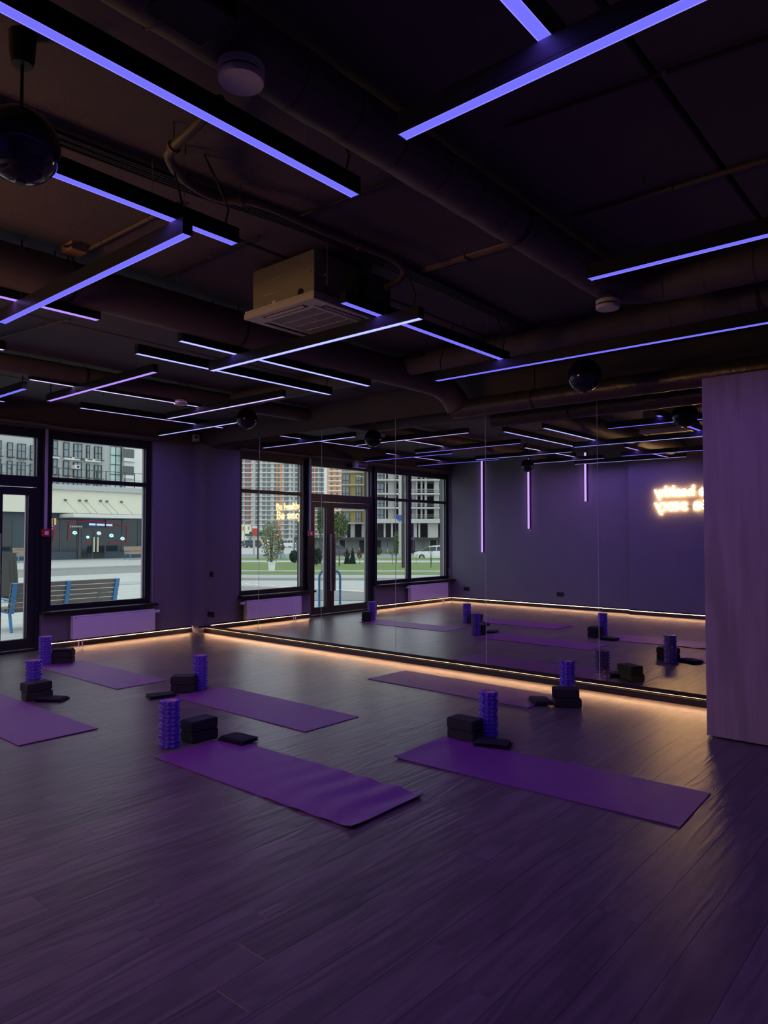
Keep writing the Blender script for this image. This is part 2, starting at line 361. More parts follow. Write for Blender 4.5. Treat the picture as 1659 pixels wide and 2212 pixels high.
for nm, y0, y1, lb in (('window_sill', -0.775, -2.44, 'black sill under the window beside the pilaster'), ('window_sill', -4.22, YB + 0.005, 'black sill under the double window past the door')):
    struct(MB().box(-0.14, 0.13, y0, y1, ZS - 0.035, ZS).build('trim_3', 'black', None, bevel=0.004, seg=1), lb)
struct(MB().box(-0.3, 0.0, YW1[1], YD[0], ZS - 0.03, ZT).build('trim_4', 'frame'), 'black post between window and door')
struct(MB().box(-0.3, 0.0, YD[1], YW2[0], ZS - 0.03, ZT).build('trim_5', 'frame'), 'black post between door and double window')
# entrance door: narrow and wide leaf, transom light above
d1 = bpy.data.objects.new('door_1', None); C.objects.link(d1); struct(d1, 'black glazed double entrance door with tall bar handles')
dd = MB().box(XF - 0.05, XF + 0.05, YD[0], YD[0] - 0.06, 0, ZT).box(XF - 0.05, XF + 0.05, YD[1], YD[1] + 0.06, 0, ZT)
ydA, ydB = YD[0] - 0.06, YD[1] + 0.06
dd.box(XF - 0.05, XF + 0.05, ydA, ydB, ZT - 0.12, ZT).box(XF - 0.05, XF + 0.05, ydA, ydB, 2.13, 2.27).box(XF - 0.05, XF + 0.05, ydA, ydB, 0.0, 0.02)
dd.build('door_frame', 'frame', d1)
MB().box(XF - 0.012, XF - 0.004, YD[0] - 0.06, YD[1] + 0.06, 2.27, ZT - 0.12).build('transom_pane', 'glass', d1)
MB().box(XF - 0.05, XF - 0.012, YD[1] + 0.06, YD[1] + 0.09, 2.27, ZT - 0.12).box(XF - 0.05, XF - 0.012, YD[0] - 0.06, YD[0] - 0.075, 2.27, ZT - 0.12).build('pane_spacer', 'frame_edge', d1)
for (ya, yb, hy) in ((YD[0] - 0.06, -2.985, -2.945), (-2.995, YD[1] + 0.06, -3.045)):
    lf = MB().box(XF - 0.035, XF + 0.035, ya, ya - 0.095, 0.03, 2.12).box(XF - 0.035, XF + 0.035, yb, yb + 0.095, 0.03, 2.12).box(XF - 0.035, XF + 0.035, ya - 0.095, yb + 0.095, 0.03, 0.16).box(XF - 0.035, XF + 0.035, ya - 0.095, yb + 0.095, 2.02, 2.12)
    lo = lf.build('door_leaf', 'frame', d1)
    MB().box(XF - 0.012, XF - 0.004, ya - 0.095, yb + 0.095, 0.16, 2.02).build('pane', 'glass', lo)
    MB().box(XF - 0.04, XF - 0.012, ya - 0.095, ya - 0.11, 0.16, 2.02).box(XF - 0.04, XF - 0.012, yb + 0.095, yb + 0.11, 0.16, 2.02).build('pane_spacer', 'frame_edge', lo)
    for sx in (1, -1):
        hx = XF + sx * 0.10; h = MB().tube([(hx, hy, 0.45), (hx, hy, 1.52)], 0.016, 12)
        for z in (0.62, 1.35): h.tube([(XF + sx * 0.03, hy, z), (hx, hy, z)], 0.009, 8)
        h.build('bar_handle', 'steel', lo, smooth=True)
# oak faced partition at the mirror's end
pt = thing('oak_partition', 'tall oak faced partition standing at the end of the mirror', 'partition', (7.81, -0.95, 0))
MB().box(0.0, 2.6, 0.018, 0.93, 0.012, 2.66).build('partition_core', 'black', pt)
for x0, x1 in ((0.0, 1.3), (1.302, 2.6)): MB().box(x0, x1, 0.0, 0.018, 0.012, 2.685).build('oak_board', 'panel_oak', pt, bevel=0.001, seg=1)
# ================================================================ BAR LAMPS
HUES = {'blue': ((0.105, 0.098, 1.0), 1.7), 'ice': ((0.40, 0.44, 1.0), 1.5), 'lav': ((0.55, 0.52, 1.0), 1.3), 'pink': ((0.80, 0.60, 1.0), 1.15), 'rose': ((0.90, 0.78, 1.0), 1.1), 'violet': ((0.50, 0.25, 1.0), 1.15)}
LCOL = {'blue': (0.22, 0.115, 1.0), 'ice': (0.24, 0.14, 1.0), 'lav': (0.28, 0.17, 1.0), 'pink': (0.60, 0.26, 1.0), 'rose': (0.58, 0.28, 1.0), 'violet': (0.56, 0.20, 1.0)}
for k, (c, s) in HUES.items(): emat('glow_' + k, c, s * BAR_GLOW)
emat('glow_lip', (0.24, 0.20, 1.0), 1.4)
BW, BH = 0.048, 0.072
def bar_lamp(label, a, b, z, hue, cords=1, drop=True, group='bar lamps hung under the ceiling'):
    a = Vector((a[0], a[1], z)); b = Vector((b[0], b[1], z)); u = b - a; Lh = u.length; u.normalize(); v = Vector((0, 0, 1)).cross(u); w = Vector((0, 0, 1)); c = (a + b) / 2
    t = thing('bar_lamp', label, 'lamp', c, 0, group); o = Vector((0, 0, 0))
    h = MB().obox(o + w * (0.006 + BH / 2), u, v, w, Lh, BW, BH - 0.010)
    h.obox(o + v * (BW / 2 - 0.0015) + w * 0.006, u, v, w, Lh, 0.003, 0.013).obox(o - v * (BW / 2 - 0.0015) + w * 0.006, u, v, w, Lh, 0.003, 0.013)
    h.build('housing', 'bar_black', t)
    for s in (-1, 1): MB().obox(o + u * s * (Lh / 2 + 0.002) + w * (BH / 2), u, v, w, 0.004, BW + 0.002, BH).build('end_cap', 'bar_black', t)
    MB().obox(o + w * 0.004, u, v, w, Lh - 0.004, BW - 0.006, 0.006).build('diffuser', 'glow_' + hue, t)
    for s in (-1, 1): MB().obox(o + v * s * (BW / 2 - 0.0042) + w * 0.0025, u, v, w, Lh - 0.004, 0.0024, 0.006).build('diffuser_lip', 'glow_lip', t)
    for s in (-1, 1):
        p = o + u * s * (Lh / 2 - 0.28)
        MB().tube([p + w * (BH + 0.001), p + w * (BH + 0.016)], 0.004, 6).tube([p + w * BH, p + w * (CEIL - z + 0.004)], 0.0011, 4).build('suspension_wire', 'steel', t)
        MB().tube([p + w * (CEIL - z - 0.045), p + w * (CEIL - z + 0.004)], 0.006, 6).build('ceiling_anchor', 'pipe', t)
    if cords:
        e = o + u * cords * (Lh / 2 - 0.06); k = CEIL - z
        MB().tube([e + w * BH, e + w * (BH + 0.08) + u * 0.02 * cords, e + w * (k * 0.75) - u * 0.05 * cords, e + w * k - u * 0.12 * cords], 0.0055, 6).build('power_cord', 'cable', t, smooth=True)
    ld = bpy.data.lights.new('bar_light', 'AREA'); ld.shape = 'RECTANGLE'; ld.size = Lh - 0.02; ld.size_y = 0.03; ld.color = LCOL[hue]; ld.energy = BAR_W * Lh / 2.0
    lo = bpy.data.objects.new('bar_light', ld); C.objects.link(lo); lo.parent = t; lo.location = (0, 0, -0.004)
    lo.rotation_euler = (0, 0, math.atan2(u.y, u.x))
    lo.visible_camera = False; lo.visible_glossy = False
    return t
def P2(px, py, z): p = pl(px, py, 2, z); return (p.x, p.y)
def ybar(label, p, q, z, hue, cords=1, ends=None):
    if ends is None:
        a, b = P2(*p, z), P2(*q, z); x = (a[0] + b[0]) / 2; ends = ((x, a[1]), (x, b[1]))
    bar_lamp(label, ends[0], ends[1], z, hue, cords)
def xbar(label, p, q, z, hue, cords=1, ends=None):
    if ends is None:
        a, b = P2(*p, z), P2(*q, z); y = (a[1] + b[1]) / 2; ends = ((a[0], y), (b[0], y))
    bar_lamp(label, ends[0], ends[1], z, hue, cords)
ZXN, ZYN, ZXF, ZYF = 2.80, 2.88, 2.93, 3.00
e1 = P2(768, 424, ZYN)
ybar('long blue bar lamp nearest the camera, running from the upper left corner', None, None, ZYN, 'blue', 1, ((e1[0], e1[1] - 2.05), e1))
e2 = P2(868, 297, ZXN)
xbar('blue bar lamp at the upper right, under the round air duct', None, None, ZXN, 'blue', 0, (e2, (e2[0] + 2.0, e2[1])))
e3 = P2(1190, 97, ZYN)
ybar('blue bar lamp at the top edge, meeting the upper right bar', None, None, ZYN, 'blue', 0, ((e3[0], e3[1] - 2.0), (e3[0], e3[1] + 0.06)))
ybar('blue bar lamp passing just below the ceiling air conditioner', (738, 655), (1098, 780), ZYN, 'blue', 1)
xbar('blue bar lamp in front of the air conditioner, crossing three bars', (463, 803), (903, 686), ZXN, 'ice', 1)
ybar('pale blue bar lamp, left one of the parallel pair left of the centre', (296, 764), (713, 853), ZYN, 'ice', 1)
ybar('pale blue bar lamp, right one of the parallel pair left of the centre', (382, 739), (804, 833), ZYN, 'ice', 1)
xbar('pinkish bar lamp above the black globe speaker near the corner', (363, 905), (612, 857), ZXF, 'pink', 0)
ybar('whitish bar lamp passing behind the violet bar, beside the far duct', (58, 822), (440, 878), ZYF, 'rose', 1)
xbar('violet bar lamp crossing in front of the far round duct', (100, 866), (340, 805), ZXF, 'violet', -1)
xbar('pale bar lamp nearest the room corner, by the security camera', None, None, ZXF, 'lav', -1, ((0.39, -0.965), (2.45, -0.965)))
ybar('pale bar lamp over the shop window, ending by the corner bar', (172, 882), (484, 924), ZYF, 'lav', 0)
e4 = P2(942, 823, ZXN)
xbar('longest blue bar lamp, running to the right edge above the mirror', None, None, ZXN, 'blue', -1, (e4, (e4[0] + 3.1, e4[1])))
e5 = P2(1273, 604, ZXN)
xbar('blue bar lamp at the right edge above the second air valve', None, None, ZXN, 'blue', 0, (e5, (e5[0] + 2.0, e5[1])))
e6 = P2(508, 528, ZYN)
ybar('blue bar lamp passing behind the large globe speaker', None, None, ZYN, 'blue', 1, ((e6[0], e6[1] - 2.0), e6))
e7 = P2(404, 507, ZXN)
xbar('blue bar lamp at the left edge crossing below the insulated duct', None, None, ZXN, 'blue', 1, ((e7[0] - 1.97, e7[1]), e7))
e8 = P2(212, 692, ZYN)
ybar('violet bar lamp end at the left edge under the insulated duct', None, None, ZYN, 'violet', 1, ((e8[0], e8[1] - 1.9), e8))
xbar('blue bar lamp end at the left edge above the entrance door', None, None, ZXF, 'blue', 1, ((0.25, -3.62), (2.3, -3.62)))
MG = 'bar lamps seen in the mirror only'
ybar('bar lamp beyond the left edge, crossing in the mirror above the exit door', None, None, ZYF, 'pink', 0, ((1.05, -5.1), (1.05, -3.32)))
ybar('bar lamp whose tip shows at the left edge below the duct', None, None, ZYF, 'rose', 1, ((3.42, -6.1), (3.40, -4.24)))
xbar('bar lamp in the mirror above the double window, lowest on the left', None, None, ZXF, 'blue', 0, ((0.45, -5.0), (2.4, -5.0)))
xbar('bar lamp in the mirror crossing above the longest vertical strip', None, None, ZXF, 'ice', 0, ((2.05, -4.76), (4.0, -4.76)))
xbar('bar lamp in the mirror crossing the middle vertical strip', None, None, ZXF, 'pink', 0, ((2.28, -6.1), (4.0, -6.1)))
xbar('lowest bar lamp in the mirror left of the neon sign', None, None, 2.88, 'lav', 0, ((3.3, -6.35), (5.4, -6.35)))
# vertical light strips on the opposite wall
for x, z0, lb in ((0.86, 1.12, 'longest vertical violet light strip on the wall opposite the mirror'), (2.02, 1.63, 'middle vertical violet light strip on the wall opposite the mirror'), (3.30, 2.17, 'shortest vertical violet light strip on the wall opposite the mirror')):
    t = thing('wall_light_strip', lb, 'lamp', (x, YB, z0), 0, 'vertical strips on the wall')
    MB().box(-0.028, 0.028, 0, 0.03, 0, 3.16 - z0).build('housing', 'bar_black', t)
    MB().box(-0.022, 0.022, 0.03, 0.034, 0.004, 3.156 - z0).build('diffuser', emat('strip_glow_%d' % int(x * 100), (0.60, 0.36, 1.0), 1.25), t)
    ld = bpy.data.lights.new('strip_light', 'AREA'); ld.shape = 'RECTANGLE'; ld.size = 0.04; ld.size_y = 3.1 - z0; ld.color = (0.6, 0.32, 1.0); ld.energy = BAR_W * (3.1 - z0) / 3.0
    lo = bpy.data.objects.new('strip_light', ld); C.objects.link(lo); lo.parent = t; lo.location = (0, 0.04, (3.1 - z0) / 2); lo.rotation_euler = (math.radians(90), 0, math.radians(180)); lo.visible_camera = False; lo.visible_glossy = False
# ================================================================ NEON SIGN
ns = thing('neon_sign', 'warm glowing neon sign reading Be healthy Be sexy', 'sign', (0, 0, 0))
for sz in (2.02, 2.32): MB().box(4.74, 5.74, YB2 + 0.010, YB2 + 0.016, sz - 0.01, sz + 0.01).build('mounting_rail', 'acrylic', ns)
for sx in (4.80, 5.68):
    for sz in (2.02, 2.32): MB().tube([(sx, YB2, sz), (sx, YB2 + 0.012, sz)], 0.008, 8).build('standoff', 'steel', ns)
NB = YB2 + 0.026
lettering('lettering', 'Be healthy', 0.27, 'neon', ns, (5.75, NB, 2.215), (-1, 0, 0), (0, 0, 1), outline=0.0046, width=1.04)
lettering('lettering', 'Be sexy', 0.31, 'neon', ns, (5.73, NB, 1.955), (-1, 0, 0), (0, 0, 1), outline=0.0052, width=1.02)
# ================================================================ GLOBE SPEAKERS
def speaker(label, c, r):
    t = thing('globe_speaker', label, 'speaker', c, 0, 'black globe speakers')
    prof = [(0.0001, -r)] + [(r * math.cos(a), r * math.sin(a)) for a in [math.radians(-80 + 10 * k) for k in range(0, 17)]] + [(0.0001, r)]
    MB().lathe((0, 0, 0), prof, 32).build('globe', 'gloss_black', t, smooth=True)
    a0, a1 = math.radians(-52), math.radians(-46); MB().lathe((0, 0, 0), [(r * math.cos(a0) * 1.004, r * math.sin(a0) * 1.004), (r * math.cos(a0) * 1.012, r * math.sin(a0) * 1.01), (r * math.cos(a1) * 1.012, r * math.sin(a1) * 1.01), (r * math.cos(a1) * 1.004, r * math.sin(a1) * 1.004)], 32).build('trim_ring', 'black', t, smooth=True)
    k = CEIL - c[2]
    MB().lathe((0, 0, -r - 0.006), [(0.0001, 0), (0.016, 0), (0.022, 0.01), (0.022, 0.014)], 16).build('bottom_cap', 'black', t, smooth=True)
    MB().tube([(0, 0, r - 0.004), (0, 0, k - 0.06)], 0.006, 8).build('cord', 'black', t)
    MB().lathe((0, 0, k - 0.11), [(0.0001, 0), (0.034, 0), (0.040, 0.02), (0.045, 0.11), (0.0001, 0.112)], 20).build('ceiling_cup', 'black', t, smooth=True)
p = CAM + ray(45, 315) * 2.45
speaker('large black globe speaker hanging at the left edge', tuple(p), 0.128)
speaker('black globe speaker hanging near the room corner', (2.63, -1.16, 2.91), 0.127)
speaker('black globe speaker hanging in front of the mirror, right of centre', (7.00, -1.23, 2.78), 0.133)
speaker('black globe speaker by the opposite wall, seen in the mirror only', (2.6, -5.75, 2.86), 0.125)
# ================================================================ DUCTS AND VALVES
def arc(a, b, c, n=6):
    a, b, c = Vector(a), Vector(b), Vector(c); return [(1 - t) ** 2 * a + 2 * t * (1 - t) * b + t * t * c for t in [i / n for i in range(n + 1)]]
def duct(label, pts, r, pitch, material='duct', hang=()):
    pts = [Vector(p) for p in pts]; t = thing('air_duct', label, 'duct', pts[0]); o = pts[0]
    dense = [pts[0]]
    for i in range(len(pts) - 1):
        n = max(1, int((pts[i + 1] - pts[i]).length / 0.11))
        for k in range(1, n + 1): dense.append(pts[i].lerp(pts[i + 1], k / n))
    rs = [r * (1 + 0.018 * math.sin(i * 2.1) + random.uniform(-0.012, 0.012)) for i in range(len(dense))]
    MB().tube([p - o for p in dense], rs, 20).build('duct_tube', material, t, smooth=True)
    sb = MB(); acc = 0; nxt = pitch * 0.5
    for i in range(len(pts) - 1):
        Ls = (pts[i + 1] - pts[i]).length; d = (pts[i + 1] - pts[i]).normalized()
        while nxt < acc + Ls:
            q = pts[i] + d * (nxt - acc) - o; sb.tube([q - d * 0.004, q + d * 0.004], r * 1.045, 20, caps=False); nxt += pitch * random.uniform(0.85, 1.15)
        acc += Ls
    sb.build('seam_bands', material, t, smooth=True)['kind'] = 'stuff'
    for h in hang:
        h = Vector(h) - o; MB().tube([h, Vector((h.x, h.y, CEIL - o.z + 0.003))], 0.005, 6).build('hanger_rod', 'cable', t)
        d = Vector((1, 0, 0)) if abs(pts[1].x - pts[0].x) > abs(pts[1].y - pts[0].y) else Vector((0, 1, 0))
        MB().tube([h - d * 0.01, h + d * 0.01], r * 1.06, 20, caps=False).build('hanger_band', 'cable', t)
    return t
duct('round dark air duct from the first valve down to the second valve', [(7.62, -5.6, 3.105), (7.62, -2.35, 3.105)] + arc((7.62, -2.35, 3.105), (7.62, -1.98, 3.105), (8.0, -1.98, 3.105)) + [(11.0, -1.98, 3.105)], 0.105, 0.30, hang=[(7.62, -3.4, 3.1)])
duct('fabric wrapped insulated air duct crossing the left half of the ceiling', [(5.16, -6.8, 3.06), (5.16, -0.80, 3.06)] + arc((5.16, -0.80, 3.06), (5.16, -0.50, 3.06), (5.22, -0.42, 2.84)), 0.13, 0.95, hang=[(5.16, -4.55, 3.06), (5.16, -3.25, 3.06)])
duct('ribbed round air duct near the street windows', [(2.45, -6.8, 3.12), (2.45, -0.01, 3.12)], 0.09, 0.19, hang=[(2.45, -3.1, 3.12)])
duct('long ribbed air duct running beside the mirror wall', [(2.62, -1.30, 3.12), (10.9, -1.30, 3.12)], 0.095, 0.24, hang=[(6.2, -1.3, 3.1), (8.3, -1.3, 3.1)])
duct('crinkled foil duct hanging low in front of the mirror top', [(5.15, -0.40, 2.825), (7.2, -0.40, 2.825), (10.9, -0.40, 2.825)], 0.095, 0.50, 'duct_shiny', hang=[(6.1, -0.4, 2.825), (9.0, -0.4, 2.825)])
def valve(label, c, r, side=None, zt=3.10):
    t = thing('air_valve', label, 'air vent', c, 0, 'round white air valves')
    MB().lathe((0, 0, 0), [(0.0001, 0), (r * 0.96, 0.002), (r, 0.008), (r, 0.022), (r * 0.94, 0.024)], 32).build('disc', 'valve_white', t, smooth=True)
    MB().lathe((0, 0, 0.024), [(r * 0.55, 0), (r * 0.9, 0.008)], 32).build('gap_ring', 'ac_dark', t)
    MB().lathe((0, 0, 0.032), [(r * 0.9, 0), (r * 1.01, 0.002), (r * 1.01, 0.022), (r * 0.72, 0.026)], 32).build('rim', 'valve_white', t, smooth=True)
    k = zt - c[2]
    if side: MB().tube([(0, 0, 0.05), (0, 0, k - 0.06)] + arc((0, 0, k - 0.06), (0, 0, k), (side[0] * 0.3, side[1] * 0.3, k)) + [(side[0], side[1], k)], r * 0.74, 20).build('neck', 'duct', t, smooth=True)
    else: MB().tube([(0, 0, 0.05), (0, 0, k)], r * 0.74, 20).build('neck', 'duct', t, smooth=True)
    for z in (0.07, k * 0.62): MB().tube([(0, 0, z), (0, 0, z + 0.008)], r * 0.78, 20).build('neck_band', 'duct', t)
v1 = pl(521, 180, 2, 2.93)
valve('large round white air valve at the top, nearest the camera', tuple(v1), 0.073, (7.62 - v1.x, 0.02), 3.11)
v2 = pl(1313, 668, 2, 2.93)
valve('round white air valve under the duct bend, right of centre', tuple(v2), 0.073, None, 3.09)
v3 = pl(390, 875, 2, 2.98)
valve('small round air valve under the ribbed duct near the windows', tuple(v3), 0.072, None, 3.06)
# ================================================================ CEILING CASSETTE AIR CONDITIONER
ac = thing('air_conditioner', 'ceiling cassette air conditioner with bare metal body and white grille', 'air conditioner', (6.14, -3.385, 2.885))
S_ = 0.325
MB().box(-0.285, 0.285, -0.285, 0.285, 0.045, 0.32).build('metal_body', 'ac_metal', ac, bevel=0.004, seg=1)
fp = MB()
def ring(mb, s0, s1, z0, z1):
    mb.box(-s1, s1, -s1, -s0, z0, z1).box(-s1, s1, s0, s1, z0, z1).box(-s1, -s0, -s0, s0, z0, z1).box(s0, s1, -s0, s0, z0, z1)
ring(fp, 0.235, S_, 0.004, 0.04); ring(fp, 0.29, S_ - 0.004, 0.04, 0.055)
fp.build('face_frame', 'ac_plastic', ac, bevel=0.003, seg=1)
MB().box(-0.262, 0.262, -0.262, 0.262, 0.03, 0.05).build('inner_tray', 'ac_dark', ac)
for a in range(4):
    R_ = Matrix.Rotation(a * math.pi / 2, 3, 'Z')
    lv = MB().add([R_ @ Vector(v) for v in [(-0.19, -0.285, 0.0025), (0.19, -0.285, 0.0025), (0.19, -0.243, 0.0025), (-0.19, -0.243, 0.0025), (-0.19, -0.285, 0.006), (0.19, -0.285, 0.006), (0.19, -0.243, 0.006), (-0.19, -0.243, 0.006)]], [(0, 3, 2, 1), (4, 5, 6, 7), (0, 1, 5, 4), (1, 2, 6, 5), (2, 3, 7, 6), (3, 0, 4, 7)])
    lo = lv.build('air_slot', 'ac_dark', ac)
    bl = MB().add([R_ @ Vector(v) for v in [(-0.175, -0.275, 0.001), (0.175, -0.275, 0.001), (0.175, -0.256, -0.004), (-0.175, -0.256, -0.004), (-0.175, -0.275, 0.003), (0.175, -0.275, 0.003), (0.175, -0.256, -0.002), (-0.175, -0.256, -0.002)]], [(0, 3, 2, 1), (4, 5, 6, 7), (0, 1, 5, 4), (1, 2, 6, 5), (2, 3, 7, 6), (3, 0, 4, 7)])
    bl.build('louvre_blade', 'ac_plastic', lo)
gr = MB(); ring(gr, 0.205, 0.235, 0.0, 0.012)
for k in range(27):
    x = -0.2 + k * 0.4 / 26; gr.box(x - 0.0035, x + 0.0035, -0.206, 0.206, 0.002, 0.010)
for k in (-0.1, 0.0, 0.1): gr.box(-0.206, 0.206, k - 0.004, k + 0.004, 0.001, 0.011)
gr.build('intake_grille', 'ac_plastic', ac)
for sx in (-1, 1):
    for sy in (-1, 1):
        MB().tube([(sx * 0.31, sy * 0.20, 0.12), (sx * 0.31, sy * 0.20, CEIL - 2.885 + 0.003)], 0.005, 6).build('hanger_rod', 'screw', ac)
        MB().box(sx * 0.284, sx * 0.325, sy * 0.18, sy * 0.22, 0.17, 0.178).build('bracket', 'ac_metal', ac)
yf = -0.2865
k_ = MB()
for (x0, x1, z0, z1) in ((-0.17, -0.02, 0.222, 0.2245), (-0.17, -0.02, 0.135, 0.1375), (-0.17, -0.1675, 0.135, 0.2245), (-0.0225, -0.02, 0.135, 0.2245)): k_.box(x0, x1, yf, yf - 0.0012, z0, z1)
k_.build('knockout_outline', 'ac_plastic', ac)
MB().tube([(0.17, yf + 0.004, 0.082), (0.17, yf - 0.003, 0.082)], 0.024, 16).build('cable_gland', 'black', ac)
MB().box(-0.09, -0.06, yf, yf - 0.002, 0.065, 0.085).build('connector', 'valve_white', ac)
for (x, z) in ((-0.275, 0.30), (-0.13, 0.31), (0.13, 0.31), (0.275, 0.30), (0.262, 0.19), (-0.275, 0.06), (0.262, 0.07)): MB().tube([(x, yf, z), (x, yf - 0.003, z)], 0.005, 8).build('screw', 'screw', ac)
for y in (0.02, 0.12): MB().box(0.2865, 0.288, y - 0.04, y + 0.035, 0.17, 0.25).build('warning_label', 'ac_label', ac)
MB().box(0.286, 0.40, 0.10, 0.29, 0.06, 0.26).build('drain_box', 'ac_dark', ac, bevel=0.004, seg=1)
# insulated pipe, cable bundle, conduits
def pxp(l): return [pl(a, b, 2, z) for a, b, z in l]
def run(name, label, cat, pts, r, material='pipe', clamps=None, n=8, group=None):
    pts = [Vector(p) for p in pts]; t = thing(name, label, cat, pts[0], 0, group); o = pts[0]
    sm = []
    for i in range(len(pts) - 1):
        a = pts[max(i - 1, 0)]; b = pts[i]; c = pts[i + 1]; d = pts[min(i + 2, len(pts) - 1)]
        for k in range(5):
            s = k / 5; sm.append(0.5 * ((2 * b) + (c - a) * s + (2 * a - 5 * b + 4 * c - d) * s * s + (3 * b - a - 3 * c + d) * s ** 3))
    sm.append(pts[-1])
    MB().tube([p - o for p in sm], r, n).build('run', material, t, smooth=True)
    for q in (clamps or []):
        i = min(int(q * (len(sm) - 1)), len(sm) - 2); p = sm[i] - o; d = (sm[i + 1] - sm[i]).normalized()
        MB().tube([p - d * 0.008, p + d * 0.008], r * 1.35, 10).build('clamp', 'pipe', t)
        MB().tube([p, Vector((p.x, p.y, CEIL - o.z + 0.003))], 0.004, 6).build('clamp_rod', 'pipe', t)
    return t
run('refrigerant_pipe', 'insulated pipe bending along the ceiling to the air conditioner', 'pipe', pxp([(478, 215, 3.17), (420, 275, 3.15), (375, 318, 3.13), (366, 345, 3.12), (400, 390, 3.14), (470, 428, 3.15), (560, 440, 3.16), (700, 500, 3.16), (790, 535, 3.16), (850, 560, 3.16), (872, 583, 3.14), (862, 606, 3.08), (832, 622, 3.03)]), 0.021, 'pipe', (0.17, 0.47, 0.66), 10)
for k in range(5):
    x = 6.44 + 0.022 * k
    run('cable', ['thick dark cable lying along the ceiling bundle beside the large speaker', 'dark cable second in the ceiling bundle', 'dark cable in the middle of the ceiling bundle', 'dark cable fourth in the ceiling bundle', 'thin dark cable on the mirror side of the ceiling bundle'][k], 'cable', [(x - 0.12, -6.8, 3.21), (x - 0.06, -5.6, 3.20 + 0.006 * (k % 2)), (x + 0.02, -4.6, 3.20), (x + 0.1, -3.9, 3.212), (x + 0.12, -3.2, 3.205), (x + 0.1, -2.2, 3.215), (x + 0.05, -1.2, 3.22)], 0.010, 'cable', None, 6, 'cables bundled along the ceiling')
for lb, a, b, r, m_, cl in (
    ('thin conduit crossing the ceiling at the upper right', (1090, 275), (1659, 80), 0.009, 'cable', (0.3, 0.6)),
    ('pale conduit crossing the ceiling to the right edge', (1240, 470), (1659, 345), 0.014, 'pipe', (0.5,)),
    ('thin conduit left of the air conditioner with small clamps', (350, 602), (560, 510), 0.006, 'cable', (0.2, 0.5, 0.8)),
    ('pair conduit running from the junction box, left of centre', (160, 555), (385, 440), 0.011, 'pipe', (0.3, 0.7)),
    ('thin cable beside the round duct near the top', (640, 470), (905, 368), 0.007, 'cable', (0.5,)),
    ('conduit over the far ribbed duct at the left', (0, 728), (150, 690), 0.008, 'pipe', (0.6,))):
    run('conduit', lb, 'conduit', [pl(*a, 2, 3.222), pl((a[0] + b[0]) / 2, (a[1] + b[1]) / 2, 2, 3.222), pl(*b, 2, 3.222)], r, m_, cl)
t = thing('cable_tray', 'narrow tan cable tray on the ceiling beside the round duct', 'cable tray', (6.3, -2.91, CEIL))
MB().box(0.2, 1.3, -0.025, 0.025, -0.012, 0.003).build('tray', 'tray', t); MB().tube([(0.2, 0.035, -0.012), (1.3, 0.035, -0.012)], 0.007, 6).build('tray_cable', 'cable', t)
for x in (0.3, 0.7, 1.1): MB().box(x, x + 0.008, -0.03, 0.045, -0.022, 0.002).build('tray_clip', 'cable', t)
jb = pl(160, 545, 2, 3.2)
t = thing('junction_box', 'pale junction box on the ceiling above the insulated duct', 'junction box', (jb.x, jb.y, CEIL)); MB().box(-0.07, 0.07, -0.05, 0.05, -0.05, 0.003).build('case', 'tray', t, bevel=0.004, seg=1); MB().tube([(0.03, -0.05, -0.03), (0.06, -0.09, -0.05), (0.09, -0.03, -0.02)], 0.005, 6).build('cable_tail', 'cable', t)
pj = pl(438, 18, 2, 3.05)
t = thing('projector_mount', 'black box hung from the ceiling at the top edge', 'mount', (pj.x, pj.y, 3.0)); MB().box(-0.09, 0.09, -0.14, 0.06, 0, 0.09).build('case', 'black', t, bevel=0.008); MB().box(-0.03, 0.03, -0.06, 0.0, 0.088, CEIL - 3.0 + 0.002).build('stem', 'black', t)
sd = pl(905, 768, 2, 3.18)
t = thing('smoke_detector', 'dark wireless box on a short ceiling bracket left of the long bar', 'sensor', (sd.x, sd.y, 3.17)); MB().box(-0.09, 0.09, -0.06, 0.06, -0.02, 0.012).build('case', 'black', t, bevel=0.006); MB().tube([(0, 0, 0), (0, 0, 0.073)], 0.012, 8).build('stem', 'black', t)
# pipe above the windows, cable trunk with red call point, camera, exit sign
run('heating_pipe', 'dark pipe running above the street windows', 'pipe', [(0.05, -0.75, 2.94), (0.05, -2.0, 2.94), (0.05, -2.36, 2.94), (0.05, -2.6, 2.955), (0.05, -4.4, 2.955), (0.05, -6.8, 2.955)], 0.022, 'duct', None, 10)
t = thing('vertical_trunking', 'pale vertical cable trunk between window and door', 'cable trunk', (XF + 0.10, -2.385, 1.58)); MB().box(0, 0.02, -0.018, 0.018, 0, 1.33).build('trunk', 'grey_plastic', t, bevel=0.002, seg=1)
t = thing('fire_call_point', 'small red fire call point below the pale trunk', 'fire alarm', (0.002, -2.385, 1.48)); MB().box(0, 0.045, -0.05, 0.05, 0, 0.10).build('case', 'red', t, bevel=0.006); MB().box(0.045, 0.047, -0.025, 0.025, 0.025, 0.075).build('press_plate', 'valve_white', t)
t = thing('security_camera', 'small white security camera in the corner under the beam', 'camera', (0.02, -0.10, 2.96)); MB().box(0, 0.05, -0.055, 0.055, 0.0, 0.11).build('base', 'valve_white', t, bevel=0.006)
MB().lathe((0.085, 0.03 - 0.06, 0.06), [(0.0001, -0.045)] + [(0.045 * math.cos(a), 0.045 * math.sin(a)) for a in [math.radians(-75 + 15 * k) for k in range(11)]] + [(0.0001, 0.045)], 20).build('ball', 'valve_white', t, smooth=True)
MB().lathe((0.113, -0.055, 0.055), [(0.0001, -0.024)] + [(0.024 * math.cos(a), 0.024 * math.sin(a)) for a in [math.radians(-60 + 20 * k) for k in range(7)]] + [(0.0001, 0.024)], 16).build('lens', 'gloss_black', t, smooth=True)
